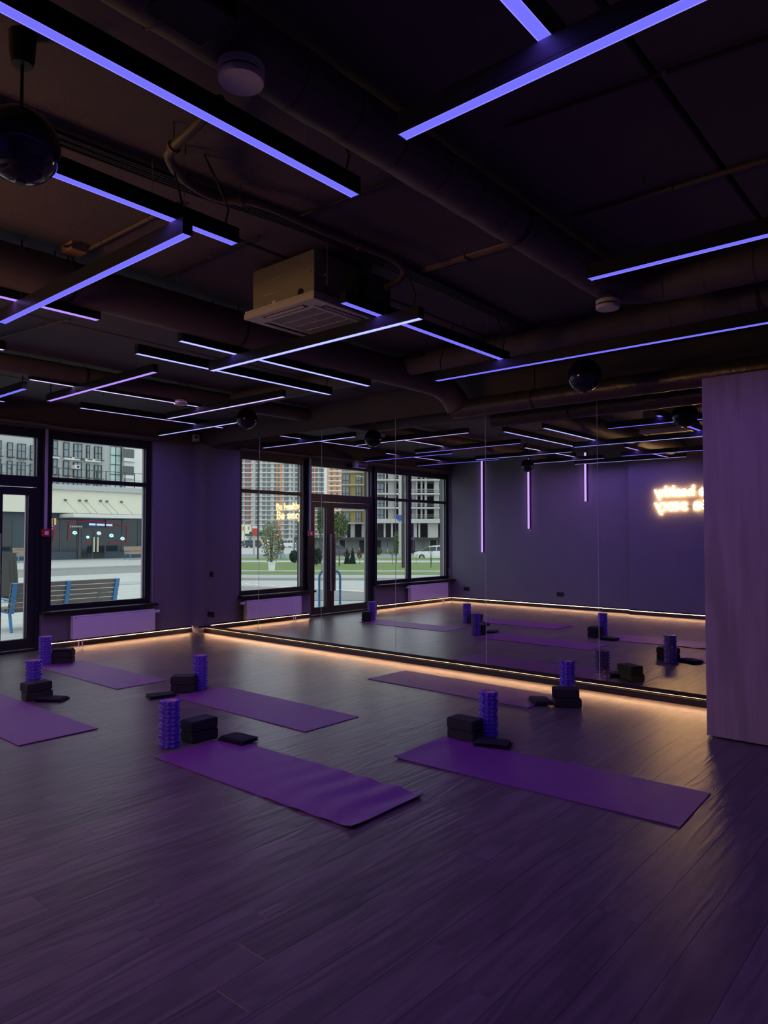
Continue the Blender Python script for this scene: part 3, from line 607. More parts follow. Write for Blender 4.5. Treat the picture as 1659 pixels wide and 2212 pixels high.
t = thing('exit_sign', 'unlit exit sign box above the entrance door', 'sign', (0.075, -3.66, 2.885)); MB().box(-0.055, 0.03, -0.16, 0.16, -0.07, 0.07).build('case', 'grey_plastic', t, bevel=0.004, seg=1)
MB().box(0.03, 0.0315, -0.15, 0.07, -0.056, 0.056).build('dark_panel', 'black', t); lettering('lettering', 'ВЫХОД', 0.068, 'grey_plastic', t, (0.0325, 0.062, -0.022), (0, -1, 0), (0, 0, 1)).location = (0, 0, 0)
# ================================================================ RADIATORS, DIFFUSER
def radiator(label, yc, w, z0, h):
    t = thing('radiator', label, 'radiator', (0.062, yc, z0), 0, 'panel radiators under the windows')
    MB().box(0, 0.085, -w / 2, w / 2, 0, h).build('panel', 'white', t, bevel=0.006)
    fl_ = MB(); n = int(w / 0.04)
    for k in range(n):
        y = -w / 2 + 0.04 + (w - 0.08) * k / (n - 1); fl_.box(0.085, 0.0875, y - 0.013, y + 0.013, 0.035, h - 0.035)
    fl_.build('flutes', 'white', t, bevel=0.0008, seg=1)
    s_ = MB()
    for k in range(int(w / 0.03)): s_.box(0.085, 0.0866, -w / 2 + 0.03 + k * 0.03, -w / 2 + 0.046 + k * 0.03, h - 0.02, h - 0.016)
    s_.build('top_perforation', 'ac_dark', t)
    MB().tube([(0.04, w / 2, h - 0.04), (0.04, w / 2 + 0.09, h - 0.04)], [0.018, 0.022], 12).build('valve_head', 'white', t, smooth=True)
    for s in (-0.5, 0.5): MB().box(-0.055, 0.0, s * w * 0.7 - 0.02, s * w * 0.7 + 0.02, 0.05, h - 0.05).build('bracket', 'white', t)
    for y in (-w / 2 + 0.10, -w / 2 + 0.15): MB().tube([(0.04, y, 0.005), (0.04, y, -z0)], 0.009, 8).build('feed_pipe', 'white', t)
    MB().tube([(0.0855, -w / 2 + 0.03, h - 0.03), (0.0875, -w / 2 + 0.03, h - 0.03)], 0.008, 10).build('plug', 'ac_dark', t)
radiator('white panel radiator under the window beside the pilaster', -1.45, 1.22, 0.11, 0.31)
radiator('white panel radiator under the double window, seen in the mirror', -5.85, 1.35, 0.11, 0.33)
t = thing('reed_diffuser', 'glass reed diffuser on the far end of the window sill', 'diffuser', (0.05, -6.72, ZS))
MB().lathe((0, 0, 0), [(0.0001, 0.001), (0.032, 0.001), (0.034, 0.06), (0.014, 0.075), (0.014, 0.09)], 16).build('bottle', 'clear', t, smooth=True); MB().lathe((0, 0, 0), [(0.0001, 0.004), (0.03, 0.004), (0.031, 0.03), (0.0001, 0.031)], 16).build('oil', 'tray', t)
for k in range(6): a = k * 1.05; MB().tube([(0, 0, 0.01), (0.045 * math.cos(a), 0.045 * math.sin(a), 0.24)], 0.002, 5).build('reed', 'tray', t)
# ================================================================ MATS, ROLLERS, BLOCKS, TOWELS
def yoga_mat(label, x0, x1, y0, y1, waves=None, curl=None, rz=0.0):
    nx, ny = 92, 12; th = 0.005; cx, cy = (x0 + x1) / 2, (y0 + y1) / 2; w, h = x1 - x0, y1 - y0
    def zf(u, v):
        z = 0.0012 + 0.0008 * math.sin(u * 9 + v * 3)
        if waves:
            a, k, u0, u1 = waves; e = max(0.0, min(1.0, (u - u0) / (u1 - u0))) if u1 > u0 else max(0.0, min(1.0, (u0 - u) / (u0 - u1)))
            z += a * e * (0.5 + 0.5 * math.sin(k * u * 6.283 + 2.2 * v + 1.3 * math.sin(5 * v))) * (0.45 + 0.55 * v)
        if curl:
            uc, vc, rr, hh = curl; d = math.hypot((u - uc) * w, (v - vc) * h); z += hh * max(0, 1 - d / rr) ** 2
        return z
    b = MB(); vs = []
    for k in (1, 0):
        for j in range(ny + 1):
            for i in range(nx + 1):
                u, v = i / nx, j / ny; vs.append(((u - 0.5) * w, (v - 0.5) * h, zf(u, v) + (th if k else 0)))
    fs = []; n1 = (nx + 1) * (ny + 1)
    for j in range(ny):
        for i in range(nx):
            q = j * (nx + 1) + i; fs.append((q, q + 1, q + nx + 2, q + nx + 1)); fs.append((n1 + q, n1 + q + nx + 1, n1 + q + nx + 2, n1 + q + 1))
    for i in range(nx):
        fs.append((i, n1 + i, n1 + i + 1, i + 1)); q = ny * (nx + 1) + i; fs.append((q, q + 1, n1 + q + 1, n1 + q))
    for j in range(ny):
        q = j * (nx + 1); fs.append((q, q + nx + 1, n1 + q + nx + 1, n1 + q)); q += nx; fs.append((q, n1 + q, n1 + q + nx + 1, q + nx + 1))
    b.add(vs, fs); o = b.build('yoga_mat', 'mat_purple', None, smooth=True); o.location = (cx, cy, 0); o.rotation_euler = (0, 0, rz)
    return tag(o, label, 'yoga mat', 'purple mats on the floor')
yoga_mat('rumpled purple mat nearest the camera, left of centre', 5.14, 6.945, -3.90, -3.29, (0.016, 8.0, 0.30, 1.0), (1.0, 0.0, 0.16, 0.014), math.radians(0.4))
yoga_mat('smooth purple mat nearest the camera on the right', 6.35, 8.195, -2.82, -2.21, (0.006, 7.0, 0.30, 0.0), (0.0, 0.0, 0.12, 0.012), math.radians(2.4))
yoga_mat('purple mat in the middle, behind the nearest left mat', 3.66, 5.455, -2.82, -2.22)
yoga_mat('purple mat nearest the window radiator', 1.17, 2.97, -2.985, -2.44)
yoga_mat('purple mat cut by the left edge of the picture', 2.36, 4.175, -4.39, -3.80, (0.005, 5.0, 0.9, 1.0))
yoga_mat('purple mat lying along the mirror', 4.49, 6.38, -1.04, -0.43, None, None, math.radians(-0.8))
# foam roller
RH, RR = 0.33, 0.061
core = MB().lathe((0, 0, 0), [(0.050, 0.001), (RR, 0.001), (RR, RH - 0.001), (0.050, RH - 0.001)], 30); tubein = MB().lathe((0, 0, 0), [(0.050, 0.0), (0.050, RH - 0.004), (0.046, RH - 0.004), (0.046, 0.02), (0.0001, 0.02)], 24)
rows = 11; rh = RH / rows
for i in range(rows):
    n = 10; z0, z1 = i * rh + 0.002, (i + 1) * rh - 0.002
    for k in range(n):
        if i % 2 == 0:   # pyramids
            a0, a1 = 2 * math.pi * (k + 0.04) / n, 2 * math.pi * (k + 0.96) / n; am = (a0 + a1) / 2
            P = lambda a, r, z: (r * math.cos(a), r * math.sin(a), z)
            core.add([P(a0, RR, z0), P(a1, RR, z0), P(a1, RR, z1), P(a0, RR, z1), P(am, RR + 0.015, z1 - 0.004), P(am, RR + 0.012, z0 + 0.007)], [(0, 1, 5), (1, 2, 4), (1, 4, 5), (2, 3, 4), (3, 0, 5), (3, 5, 4)])
        else:            # rounded studs
            n2 = 6; am = 2 * math.pi * (k + 0.5) / n; cc = Vector((RR * math.cos(am), RR * math.sin(am), (z0 + z1) / 2)); nn = Vector((math.cos(am), math.sin(am), 0)); tt = Vector((-math.sin(am), math.cos(am), 0)); zz = Vector((0, 0, 1))
            o_ = len(core.v); 
            for rr, hh in ((1.0, -0.002), (0.75, 0.007)):
                for q in range(n2): core.v.append(tuple(cc + nn * hh + tt * (0.0175 * rr * math.cos(q * math.pi / 3)) + zz * (rh * 0.46 * rr * math.sin(q * math.pi / 3))))
            core.v.append(tuple(cc + nn * 0.010))
            for q in range(n2): q2 = (q + 1) % n2; core.f += [(o_ + q, o_ + q2, o_ + n2 + q2, o_ + n2 + q), (o_ + n2 + q, o_ + n2 + q2, o_ + 2 * n2)]
roll0 = thing('foam_roller', '', 'foam roller', (0, 0, 0), 0, 'upright foam rollers')
core.build('bumpy_sleeve', 'roller', roll0, smooth=False); tubein.build('inner_core', 'roller_core', roll0, smooth=True)
def block_mesh():
    b = MB().box(-0.115, 0.115, -0.076, 0.076, 0, 0.076); me = b.mesh('yoga_block'); bm = bmesh.new(); bm.from_mesh(me); bmesh.ops.bevel(bm, geom=bm.edges[:], offset=0.008, segments=2, affect='EDGES'); bm.to_mesh(me); bm.free(); fix(me); me.materials.append(MATS['foam']); return me
BME = block_mesh()
def block(label, x, y, z, rz): o = obj('yoga_block', BME, None); o.location = (x, y, z); o.rotation_euler = (0, 0, rz); tag(o, label, 'yoga block', 'stacked black foam blocks')
def towel(label, x, y, z, rz, seed=0, w=0.25, d=0.17, layers=3):
    t = thing('folded_towel', label, 'towel', (x, y, z), rz, 'folded black cloths'); rnd = random.Random(seed)
    for k in range(layers):
        nx, ny = 10, 8; ww, dd = w * (1 - 0.03 * k) , d * (1 - 0.04 * k); ox, oy = rnd.uniform(-0.008, 0.008), rnd.uniform(-0.008, 0.008); vs = []; fs = []; z0 = k * 0.0105; ph = rnd.uniform(0, 6)
        for s in (0, 1):
            for j in range(ny + 1):
                for i in range(nx + 1):
                    u, v = i / nx - 0.5, j / ny - 0.5; sag = -0.003 * (abs(u) * 2) ** 6; edge = 1 - max(0, (abs(v) * 2 - 0.75) / 0.25) ** 2 * 0.8
                    vs.append((u * ww + ox, v * dd + oy, max(0.0005 * (k == 0), z0 + 0.005 + (0.005 if s else -0.005) * edge + 0.0014 * math.sin(7 * u + 5 * v + ph) + sag)))
        n1 = (nx + 1) * (ny + 1)
        for j in range(ny):
            for i in range(nx):
                q = j * (nx + 1) + i; fs += [(q, q + nx + 1, q + nx + 2, q + 1), (n1 + q, n1 + q + 1, n1 + q + nx + 2, n1 + q + nx + 1)]
        for i in range(nx): q = ny * (nx + 1) + i; fs += [(i, i + 1, n1 + i + 1, n1 + i), (q, n1 + q, n1 + q + 1, q + 1)]
        for j in range(ny): q = j * (nx + 1); fs += [(q, n1 + q, n1 + q + nx + 1, q + nx + 1)]; q += nx; fs += [(q, q + nx + 1, n1 + q + nx + 1, n1 + q)]
        MB().add(vs, fs).build('folded_layer', 'cloth', t, smooth=True)
first = [True]
def roller(label, x, y, rz=0.0, z=0.0):
    if first[0]: first[0] = False; roll0.location = (x, y, z); roll0.rotation_euler = (0, 0, rz); roll0['label'] = label
    else: dup(roll0, (x, y, z), rz, label)
Q = math.pi / 2
roller('purple bumpy foam roller standing before the nearest left mat', 4.99, -3.695, 0.2)
block('lower black block beside the nearest left roller', 4.99, -3.445, 0, Q + 0.02); block('upper black block beside the nearest left roller', 4.988, -3.447, 0.077, Q + 0.015)
towel('folded black cloth lying on the corner of the nearest left mat', 5.26, -3.30, 0.008, 0.12, 1)
roller('purple bumpy foam roller standing behind the nearest right mat', 6.56, -1.985, 0.5)
block('lower black block at the head of the nearest right mat', 6.475, -2.165, 0, 0.03); block('upper black block at the head of the nearest right mat', 6.472, -2.167, 0.077, 0.02)
towel('folded black cloth beside the nearest right roller', 6.72, -2.19, 0.008, 0.35, 2)
roller('purple bumpy foam roller at the head of the middle mat', 3.555, -2.44, 0.1)
block('lower black block at the head of the middle mat', 3.53, -2.60, 0, 0.78); block('upper black block at the head of the middle mat', 3.528, -2.602, 0.077, 0.75)
towel('folded black cloth left of the middle mat blocks', 3.57, -2.87, 0.0, 1.25, 3)
roller('purple bumpy foam roller beside the entrance, near the radiator', 1.10, -2.85, 0.3)
block('lower black block by the mat nearest the radiator', 1.15, -2.66, 0, 0.9); block('upper black block by the mat nearest the radiator', 1.148, -2.658, 0.077, 0.86)
towel('folded black cloth topping the blocks nearest the radiator', 1.15, -2.66, 0.153, 0.86, 4, 0.22, 0.15, 2)
roller('purple bumpy foam roller half hidden behind blocks at the left edge', 2.60, -3.62, 0.0)
block('lower black block at the head of the left edge mat', 2.765, -3.655, 0, Q - 0.1); block('upper black block at the head of the left edge mat', 2.755, -3.66, 0.077, Q + 0.05)
towel('folded black cloth right of the left edge blocks', 2.94, -3.60, 0.0, 0.7, 5)
roller('purple bumpy foam roller standing next to the mirror', 6.42, -0.40, 0.4)
block('lower black block in front of the roller next to the mirror', 6.585, -0.745, 0, 0.62); block('upper black block in front of the roller next to the mirror', 6.568, -0.74, 0.077, 0.50)
towel('folded black cloth on the foot of the mat along the mirror', 6.36, -0.80, 0.008, 2.3, 6)
# ================================================================ OUTSIDE
mat('paving', (0.42, 0.42, 0.405), 0.85, var=0.12, scale=1.5, bump=0.2, bscale=12)
mat('asphalt', (0.22, 0.22, 0.22), 0.9, var=0.15, scale=4)
mat('kerb', (0.36, 0.36, 0.34), 0.85, var=0.1, scale=3)
mat('grass', (0.13, 0.19, 0.045), 0.95, var=0.35, scale=1.2, bump=0.5, bscale=30)
mat('beige', (0.66, 0.63, 0.52), 0.8, var=0.03, scale=2)
mat('navy', (0.035, 0.055, 0.075), 0.5)
mat('shop_glass', (0.012, 0.020, 0.028), 0.08)
mat('shop_frame', (0.06, 0.06, 0.065), 0.5)
mat('facade_grey', (0.40, 0.41, 0.41), 0.85, var=0.04, scale=1)
mat('facade_light', (0.62, 0.61, 0.58), 0.85)
mat('win_glass', (0.16, 0.21, 0.23), 0.06, spec=0.8)
mat('green_glass', (0.42, 0.55, 0.52), 0.12)
mat('win_frame', (0.03, 0.035, 0.04), 0.5)
mat('loggia', (0.10, 0.11, 0.11), 0.8)
mat('tower_white', (0.68, 0.66, 0.62), 0.85)
mat('tower_glass', (0.13, 0.16, 0.17), 0.15)
mat('tower_red', (0.40, 0.07, 0.05), 0.8)
mat('tower_orange', (0.72, 0.24, 0.07), 0.8)
mat('tower_salmon', (0.70, 0.40, 0.27), 0.8)
mat('cream', (0.80, 0.74, 0.58), 0.8)
mat('ochre', (0.42, 0.31, 0.12), 0.85, var=0.08, scale=0.8)
mat('concrete', (0.47, 0.46, 0.43), 0.9, var=0.12, scale=0.6)
mat('interior_shade', (0.03, 0.03, 0.03), 0.9)  # near-black colour standing in for the shade inside the far buildings
mat('fence_panel', (0.30, 0.33, 0.34), 0.6, var=0.1, scale=1, metal=0.2)
mat('canopy_dark', (0.045, 0.04, 0.04), 0.8)
mat('leaf', (0.075, 0.125, 0.035), 0.8, var=0.4, scale=9)
mat('leaf_dark', (0.025, 0.05, 0.025), 0.85, var=0.4, scale=9)
mat('leaf_pale', (0.20, 0.22, 0.12), 0.8, var=0.3, scale=9)
mat('bark', (0.10, 0.08, 0.06), 0.9)
mat('blue_paint', (0.05, 0.20, 0.42), 0.45)
mat('dark_wood', (0.13, 0.11, 0.095), 0.6, var=0.25, scale=6, stretch=(8, 1, 8))
mat('car_white', (0.72, 0.73, 0.74), 0.25, coat=0.5)
mat('car_blue', (0.07, 0.16, 0.28), 0.3, coat=0.5)
mat('car_dark', (0.04, 0.04, 0.045), 0.3, coat=0.5)
mat('tyre', (0.02, 0.02, 0.02), 0.8)
mat('sign_red', (0.55, 0.06, 0.04), 0.6)
mat('sign_blue', (0.02, 0.10, 0.40), 0.6)
mat('roof_green', (0.03, 0.11, 0.08), 0.7)
mat('skin', (0.45, 0.28, 0.20), 0.7)
mat('brown_coat', (0.13, 0.07, 0.05), 0.8)
mat('jeans', (0.25, 0.32, 0.42), 0.8)
emat('shop_neon', (0.55, 0.95, 1.0), 1.6); emat('shop_magenta', (1.0, 0.08, 0.55), 1.3); emat('shop_red', (0.8, 0.03, 0.05), 0.5); emat('shop_blue', (0.45, 0.55, 1.0), 1.6); emat('shop_amber', (1.0, 0.62, 0.28), 0.8)
emat('signal_red', (1.0, 0.12, 0.03), 3.0); emat('signal_green', (0.3, 1.0, 0.8), 1.5); emat('tail_red', (1.0, 0.05, 0.03), 1.5)
# ground
g = MB().box(-70, -0.3, -9, 60, -0.6, -0.15); gv = [(-0.3, -9), (-420, -9), (-420, -52.2), (-0.3, -52.2), (-420, -480), (-0.3, -480)]
g.add([(x, y, zg(x, y)) for x, y in gv], [(0, 3, 2, 1), (3, 5, 4, 2)]); g.box(-420, -70, -9, 60, -0.6, -0.15)
struct(g.build('ground', 'paving'), 'pale paved ground outside the windows')
def strip(name, x0, x1, m_, h, lb): struct(MB().box(x0, x1, -9, 60, -0.16, -0.15 + h).build(name, m_), lb)
strip('trim_6', -12.4, -13.6, 'kerb', 0.02, 'grey kerb band across the plaza'); strip('road', -19.2, -24.0, 'asphalt', 0.006, 'grey road across the plaza'); strip('trim_7', -24.0, -24.9, 'kerb', 0.09, 'kerb in front of the shops'); strip('pavement', -24.9, -36.3, 'paving', 0.07, 'pavement in front of the shops')
for k in range(14):   # slab joints of the near paving
    x = -1.0 - k * 0.8; struct(MB().box(x, x - 0.03, -9, 30, -0.152, -0.1485).build('trim_8', 'kerb'), 'paving joint line outside the window')
def band(name, p0, p1, m_, h, lb, kind='structure', pxa=430, pxb=1120):
    q = [rgr(pxa, p0), rgr(pxb, p0), rgr(pxb, p1), rgr(pxa, p1)]; q = [v + Vector((0, 0, h)) for v in q]
    o = MB().prism(q, (0, 0, -0.08 - h)).build(name, m_)
    if kind == 'structure': struct(o, lb)
    else: o['kind'] = 'stuff'; o['label'] = lb; o['category'] = 'grass'
    return o
band('road', 1298, 1264, 'asphalt', 0.012, 'grey asphalt lane outside the entrance')
band('trim_9', 1254, 1246, 'kerb', 0.10, 'grey kerb before the lawn')
band('lawn', 1246, 1240, 'grass', 0.12, 'front strip of green lawn beside the kerb', 'stuff')
band('trim_10', 1240, 1238, 'paving', 0.13, 'pale edging between two lawn strips')
band('lawn', 1238, 1218, 'grass', 0.12, 'wide green lawn beyond the entrance', 'stuff')
band('path', 1218, 1212, 'paving', 0.05, 'pale path behind the lawn')
band('lawn', 1212, 1206.5, 'grass', 0.06, 'thin grass strip beside the street', 'stuff')
band('road', 1206.5, 1197, 'asphalt', 0.01, 'street with passing cars')
band('lawn', 1197, 1192, 'grass', 0.05, 'dry grass verge in front of the site fence', 'stuff', 640, 1120)
# --- shop building across the plaza (facade parallel to the window wall)
XSH, XUP = -36.0, -40.5
def S(px, py, X=XSH): v = pl(px, py, 0, X); return v.y, v.z
sb = thing('shop_building', 'grey apartment block with dark shopfronts and cream fascia across the plaza', 'building', (XSH, 16.0, -0.08))
def sbox(name, m_, px0, px1, py0, py1, X=XSH, t=0.25, parent=None, back=0.0):
    """rectangle measured on plane X, thickness t in front of it"""
    ya, _ = S(px0, 1150, X); yb, _ = S(px1, 1150, X); pm_ = (px0 + px1) / 2; za = S(pm_, py0, X)[1]; zb = S(pm_, py1, X)[1]
    o = MB().box(X - back - XSH, X + t - XSH, ya - 16.0, yb - 16.0, za + 0.08, zb + 0.08).build(name, m_, parent or sb); return o
def SY(px): return S(px, 1150)[0] - 16.0
ZF0, ZF1 = S(200, 1118)[1] + 0.08, S(200, 1062)[1] + 0.08
MB().box(-3.0, 0, SY(-260), SY(470), 0, ZF0 + 0.3).build('shop_wall', 'navy', sb)
MB().box(-4.0, 0.55, SY(-260), SY(470), ZF0 + 0.25, ZF1).build('fascia', 'beige', sb)
MB().box(-4.0, 0.75, SY(-260), SY(470), ZF1, ZF1 + 0.32).build('coping', 'facade_grey', sb)
MB().box(-4.3, 0.45, SY(-260), SY(470), ZF1 + 0.32, ZF1 + 0.36).build('terrace_deck', 'concrete', sb)
for px0, px1 in ((93, 129), (130, 166), (228, 262), (263, 297), (-4, 26), (-90, -50), (-45, -10), (305, 340), (345, 390)):
    f_ = sbox('shop_window', 'shop_glass', px0, px1, 1190, 1123, t=0.06); sbox('window_bar', 'shop_frame', px0, px1, 1141.5, 1140, t=0.10, parent=f_); sbox('window_bar', 'shop_frame', px1 - 0.8, px1 + 0.8, 1190, 1123, t=0.10, parent=f_)
df = sbox('shop_door', 'shop_frame', 168, 227, 1207.5, 1139.5, t=0.12)
for px0, px1 in ((174, 197), (201, 224)): sbox('door_glass', 'shop_glass', px0, px1, 1204, 1144, t=0.15, parent=df)
for px in (199.5, 207.5): sbox('door_handle', 'cream', px - 0.9, px + 0.9, 1192, 1160, t=0.3, parent=df, back=-0.15)
cn = sbox('canopy', 'facade_light', 128, 276, 1119.5, 1112, t=1.9)
for px, py in ((141, 1080), (172, 1081), (186, 1081.5), (217, 1082), (231, 1083), (262, 1084)):
    y, z = S(px, py, XSH + 0.6); y2 = y + 0.25
    MB().tube([(0.56, y - 16, z + 0.08), (1.85, y2 - 16, ZF0 + 0.12)], 0.011, 5).build('stay_rod', 'shop_frame', sb); MB().box(0.5, 0.7, y - 16.06, y - 15.94, z + 0.03, z + 0.13).build('rod_anchor', 'shop_frame', sb)
for px, py, w in ((101, 1150, 5), (159, 1151, 6), (187, 1160.5, 4), (211, 1152, 6), (238, 1157, 6), (262, 1163.5, 6)):   # glowing shapes in the shop window
    y, z = S(px, py); r = w * 45 / 1530 / 2 * 1.4
    MB().tube([(0.16, y - 16 - r, z + 0.08), (0.16, y - 16 - r * 0.3, z + 0.08 + r * 0.7), (0.16, y - 16 + r * 0.6, z + 0.08 + r * 0.5), (0.16, y - 16 + r, z + 0.08 - r * 0.3), (0.16, y - 16, z + 0.08 - r * 0.6), (0.16, y - 16 - r, z + 0.08)], 0.05, 6).build('neon_shape', 'shop_neon', sb)
for k in range(15):
    px = 192 + k * 3.3; 
    if k in (4, 10): continue
    sbox('glowing_letter', 'shop_blue', px, px + 2.1, 1134.6 + k * 0.12, 1130.6 + k * 0.12, t=0.14)
for k in range(6): sbox('glowing_letter', 'shop_magenta', 93 + k * 3.4, 95.6 + k * 3.4, 1138, 1135.5, t=0.14); sbox('glowing_letter', 'shop_magenta', 93 + k * 3.4, 95.6 + k * 3.4, 1143.5, 1141.8, t=0.14)
for k in range(7): sbox('glowing_letter', 'valve_white', 149 + k * 4, 151.4 + k * 4, 1139 , 1135.6, t=0.14)
for px in (93.5, 108, 116): sbox('menu_light', 'shop_amber', px, px + 3, 1134, 1119.5, t=0.13)
for pts in ([(114, 1170), (116, 1141)], [(146, 1168), (148, 1128), (200, 1124), (274, 1138), (272, 1173), (234, 1173)], [(184, 1172), (194, 1172)]):
    q = []
    for px, py in pts: y, z = S(px, py, XSH); q.append((0.17, y - 16, z + 0.08))
    MB().tube(q, 0.022, 5).build('red_neon_outline', 'shop_red', sb)
# upper storeys
SU = lambda px: S(px, 1150, XUP)[0] - 16.0
MB().box(XUP - 8 - XSH, XUP - XSH, SU(-320), SU(285), ZF1 + 0.3, 26).build('upper_wall', 'facade_grey', sb)
MB().box(XUP - 8 - XSH, XUP + 0.5 - XSH, SU(260), SU(520), ZF1 + 0.3, 26).build('upper_wall', 'facade_light', sb)
def upwin(px0, px1, py0, py1, nv, nh, m_='win_glass'):
    f_ = sbox('window', m_, px0, px1, py0, py1, XUP, 0.08); h = py0 - py1
    sbox('window_ledge', 'win_frame', px0 - 1.5, px1 + 3, py0 + 1.6, py0, XUP, 0.35, f_)
    for i in range(nv + 1): x = px0 + (px1 - px0) * i / nv; sbox('window_bar', 'win_frame', x - 0.45, x + 0.45, py0, py1, XUP, 0.14, f_)
    for j in range(nh + 1): y = py1 + h * j / nh; sbox('window_bar', 'win_frame', px0, px1, y + 0.4, y - 0.4, XUP, 0.14, f_)
for dy in (0, -40, -80, 40):
    for off in (0, -122, -244):
        s_ = off
        for (a, b, c, d, nv) in ((93, 120, 1024, 991, 3), (134, 145, 1027, 996, 1), (156, 173, 1030, 999, 2), (184, 190, 1032, 1002, 1), (201, 216, 1034, 1005, 2)):
            if dy == 40 and c + dy > 1062: c2, d2 = 1056, 1040
            else: c2, d2 = c + dy, d + dy
            if off == 0 or dy in (0, -40): upwin(a + s_, b + s_, c2, d2, nv, 2 if dy != 40 else 1)
gcl = sbox('glass_column', 'green_glass', 236, 256, 1056, 880, XUP, 0.15)
for py in (965, 984, 1004, 1025, 1045): sbox('window_bar', 'win_frame', 236, 256, py + 0.6, py - 0.6, XUP, 0.2, gcl)
for px in (245.5, 256.5): sbox('window_bar', 'win_frame', px - 0.6, px + 0.6, 1056, 880, XUP, 0.2, gcl)
for py in (1034, 997, 960): 
    lg = sbox('loggia', 'loggia', 263, 287, py, py - 27, XUP + 0.5, 0.05); sbox('loggia_parapet', 'facade_light', 263, 288, py, py - 7, XUP + 0.5, 0.25, lg); upwin(293, 300, py + 2, py - 26, 1, 2); upwin(318, 330, py + 2, py - 26, 2, 2)
for px in (105, 150, 195): sbox('spandrel', 'facade_light', px - 17, px + 17, 990 + (px - 105) * 0.09, 984 + (px - 105) * 0.09, XUP, 0.3)
f_ = sbox('outdoor_unit', 'valve_white', 150.5, 161, 1013.5, 1005.5, XUP, 0.7); sbox('unit_fan', 'win_frame', 154, 159, 1012, 1007, XUP, 0.74, f_)
rl = MB(); zr = ZF1 + 0.36
rl.box(0.35, 0.40, SY(-260), SY(470), zr + 1.0, zr + 1.035).box(0.36, 0.38, SY(-260), SY(470), zr + 0.5, zr + 0.515); rl.build('terrace_rail', 'win_frame', sb)
for k in range(34): px = -250 + k * 20.5; MB().box(0.34, 0.41, SY(px) - 0.018, SY(px) + 0.018, zr - 0.02, zr + 1.03).build('rail_post', 'win_frame', sb)
# --- benches
def bench(label, y0, y1, x, zb, face, m_='bench_wood', nb=5):
    """face -1: sits looking to -x"""
    t = thing('street_bench', label, 'bench', (x, (y0 + y1) / 2, zb)); L_ = abs(y1 - y0)
    for k in range(nb):
        z = 0.37 + k * 0.086; xx = -face * (0.30 + 0.024 * k); o_ = MB().obox((xx, 0, z), Vector((0.28 * -face, 0, 1)).normalized().cross(Vector((0, 1, 0))).normalized(), Vector((0, 1, 0)), Vector((0.28 * -face, 0, 1)).normalized(), 0.03, L_, 0.074); o_.build('back_slat', m_, t, bevel=0.003, seg=1)
    for k in range(4): xx = face * (0.26 - 0.125 * k); MB().box(xx - 0.055, xx + 0.055, -L_ / 2, L_ / 2, 0.36, 0.39).build('seat_slat', m_, t, bevel=0.003, seg=1)
    for yy in (-L_ / 2 + 0.06, 0.0, L_ / 2 - 0.06):
        fr = MB().obox((-face * 0.385, yy, 0.58), Vector((1, 0, -0.28 * -face)).normalized(), Vector((0, 1, 0)), Vector((0.28 * -face, 0, 1)).normalized(), 0.035, 0.07, 0.54)
        fr.build('back_strut', 'blue_paint', t)
        if yy: MB().tube([(face * 0.33, yy, 0.0), (face * 0.30, yy, 0.33), (-face * 0.24, yy, 0.33), (-face * 0.33, yy, 0.0)], 0.028, 6).build('leg_frame', 'blue_paint', t); MB().tube([(face * 0.30, yy, 0.35), (face * 0.26, yy, 0.55), (-face * 0.33, yy, 0.54)], 0.022, 6).build('armrest', 'blue_paint', t)
    return t
yl = pl(14, 1275, 0, -3.25).y; yr = pl(248, 1258, 0, -3.25).y
bench('dark slatted bench with blue supports right outside the window', yl, yr, -3.5, -0.15, -1, 'dark_wood', 6)
for px0, px1, lb in ((33, 105, 'small slatted bench by the shops, left of the shop door'), (274, 345, 'small slatted bench by the shops, right of the shop door')):
    y0 = pl(px0, 1200, 0, -33.0).y; y1 = pl(px1, 1200, 0, -33.0).y; bench(lb, y0, y1, -33.0, -0.08, 1, 'bench_wood', 6)
ya = pl(22, 1252, 0, -9.0)
t = thing('advertising_board', 'dark leaning board stack seen through the door at the left edge', 'board', (-9.0, ya.y, -0.15))
for k in range(3): MB().obox((0.05 * k, -0.12 * k, 0.62), Vector((0.97, 0, 0.2)), Vector((0, 1, 0)), Vector((-0.2, 0, 0.97)), 0.05, 0.34, 1.2 - 0.12 * k).build('board', 'canopy_dark', t)
MB().box(-0.3, 0.3, 0.25, 0.42, 0, 0.42).build('base_box', 'black', t, bevel=0.02)
# --- bicycle stand by the door
a_ = rgr(690, 1318); b_ = rgr(735, 1318); u_ = (b_ - a_); o_ = a_
t = thing('bicycle_stand', 'blue tube bicycle stand outside the entrance door', 'bicycle stand', a_)
pts = [Vector((0, 0, 0)), Vector((0, 0, 0.70))] + arc((0, 0, 0.70), (0, 0, 0.86), u_ * 0.22 + Vector((0, 0, 0.86)), 4)[1:] + arc(u_ * 0.78 + Vector((0, 0, 0.86)), u_ + Vector((0, 0, 0.86)), u_ + Vector((0, 0, 0.70)), 4) + [u_]
MB().tube(pts, 0.026, 10).build('hoop', 'blue_paint', t, smooth=True)
for q in (Vector((0, 0, 0)), u_): MB().tube([q, q + Vector((0, 0, 0.012))], 0.06, 12).build('foot_plate', 'blue_paint', t)
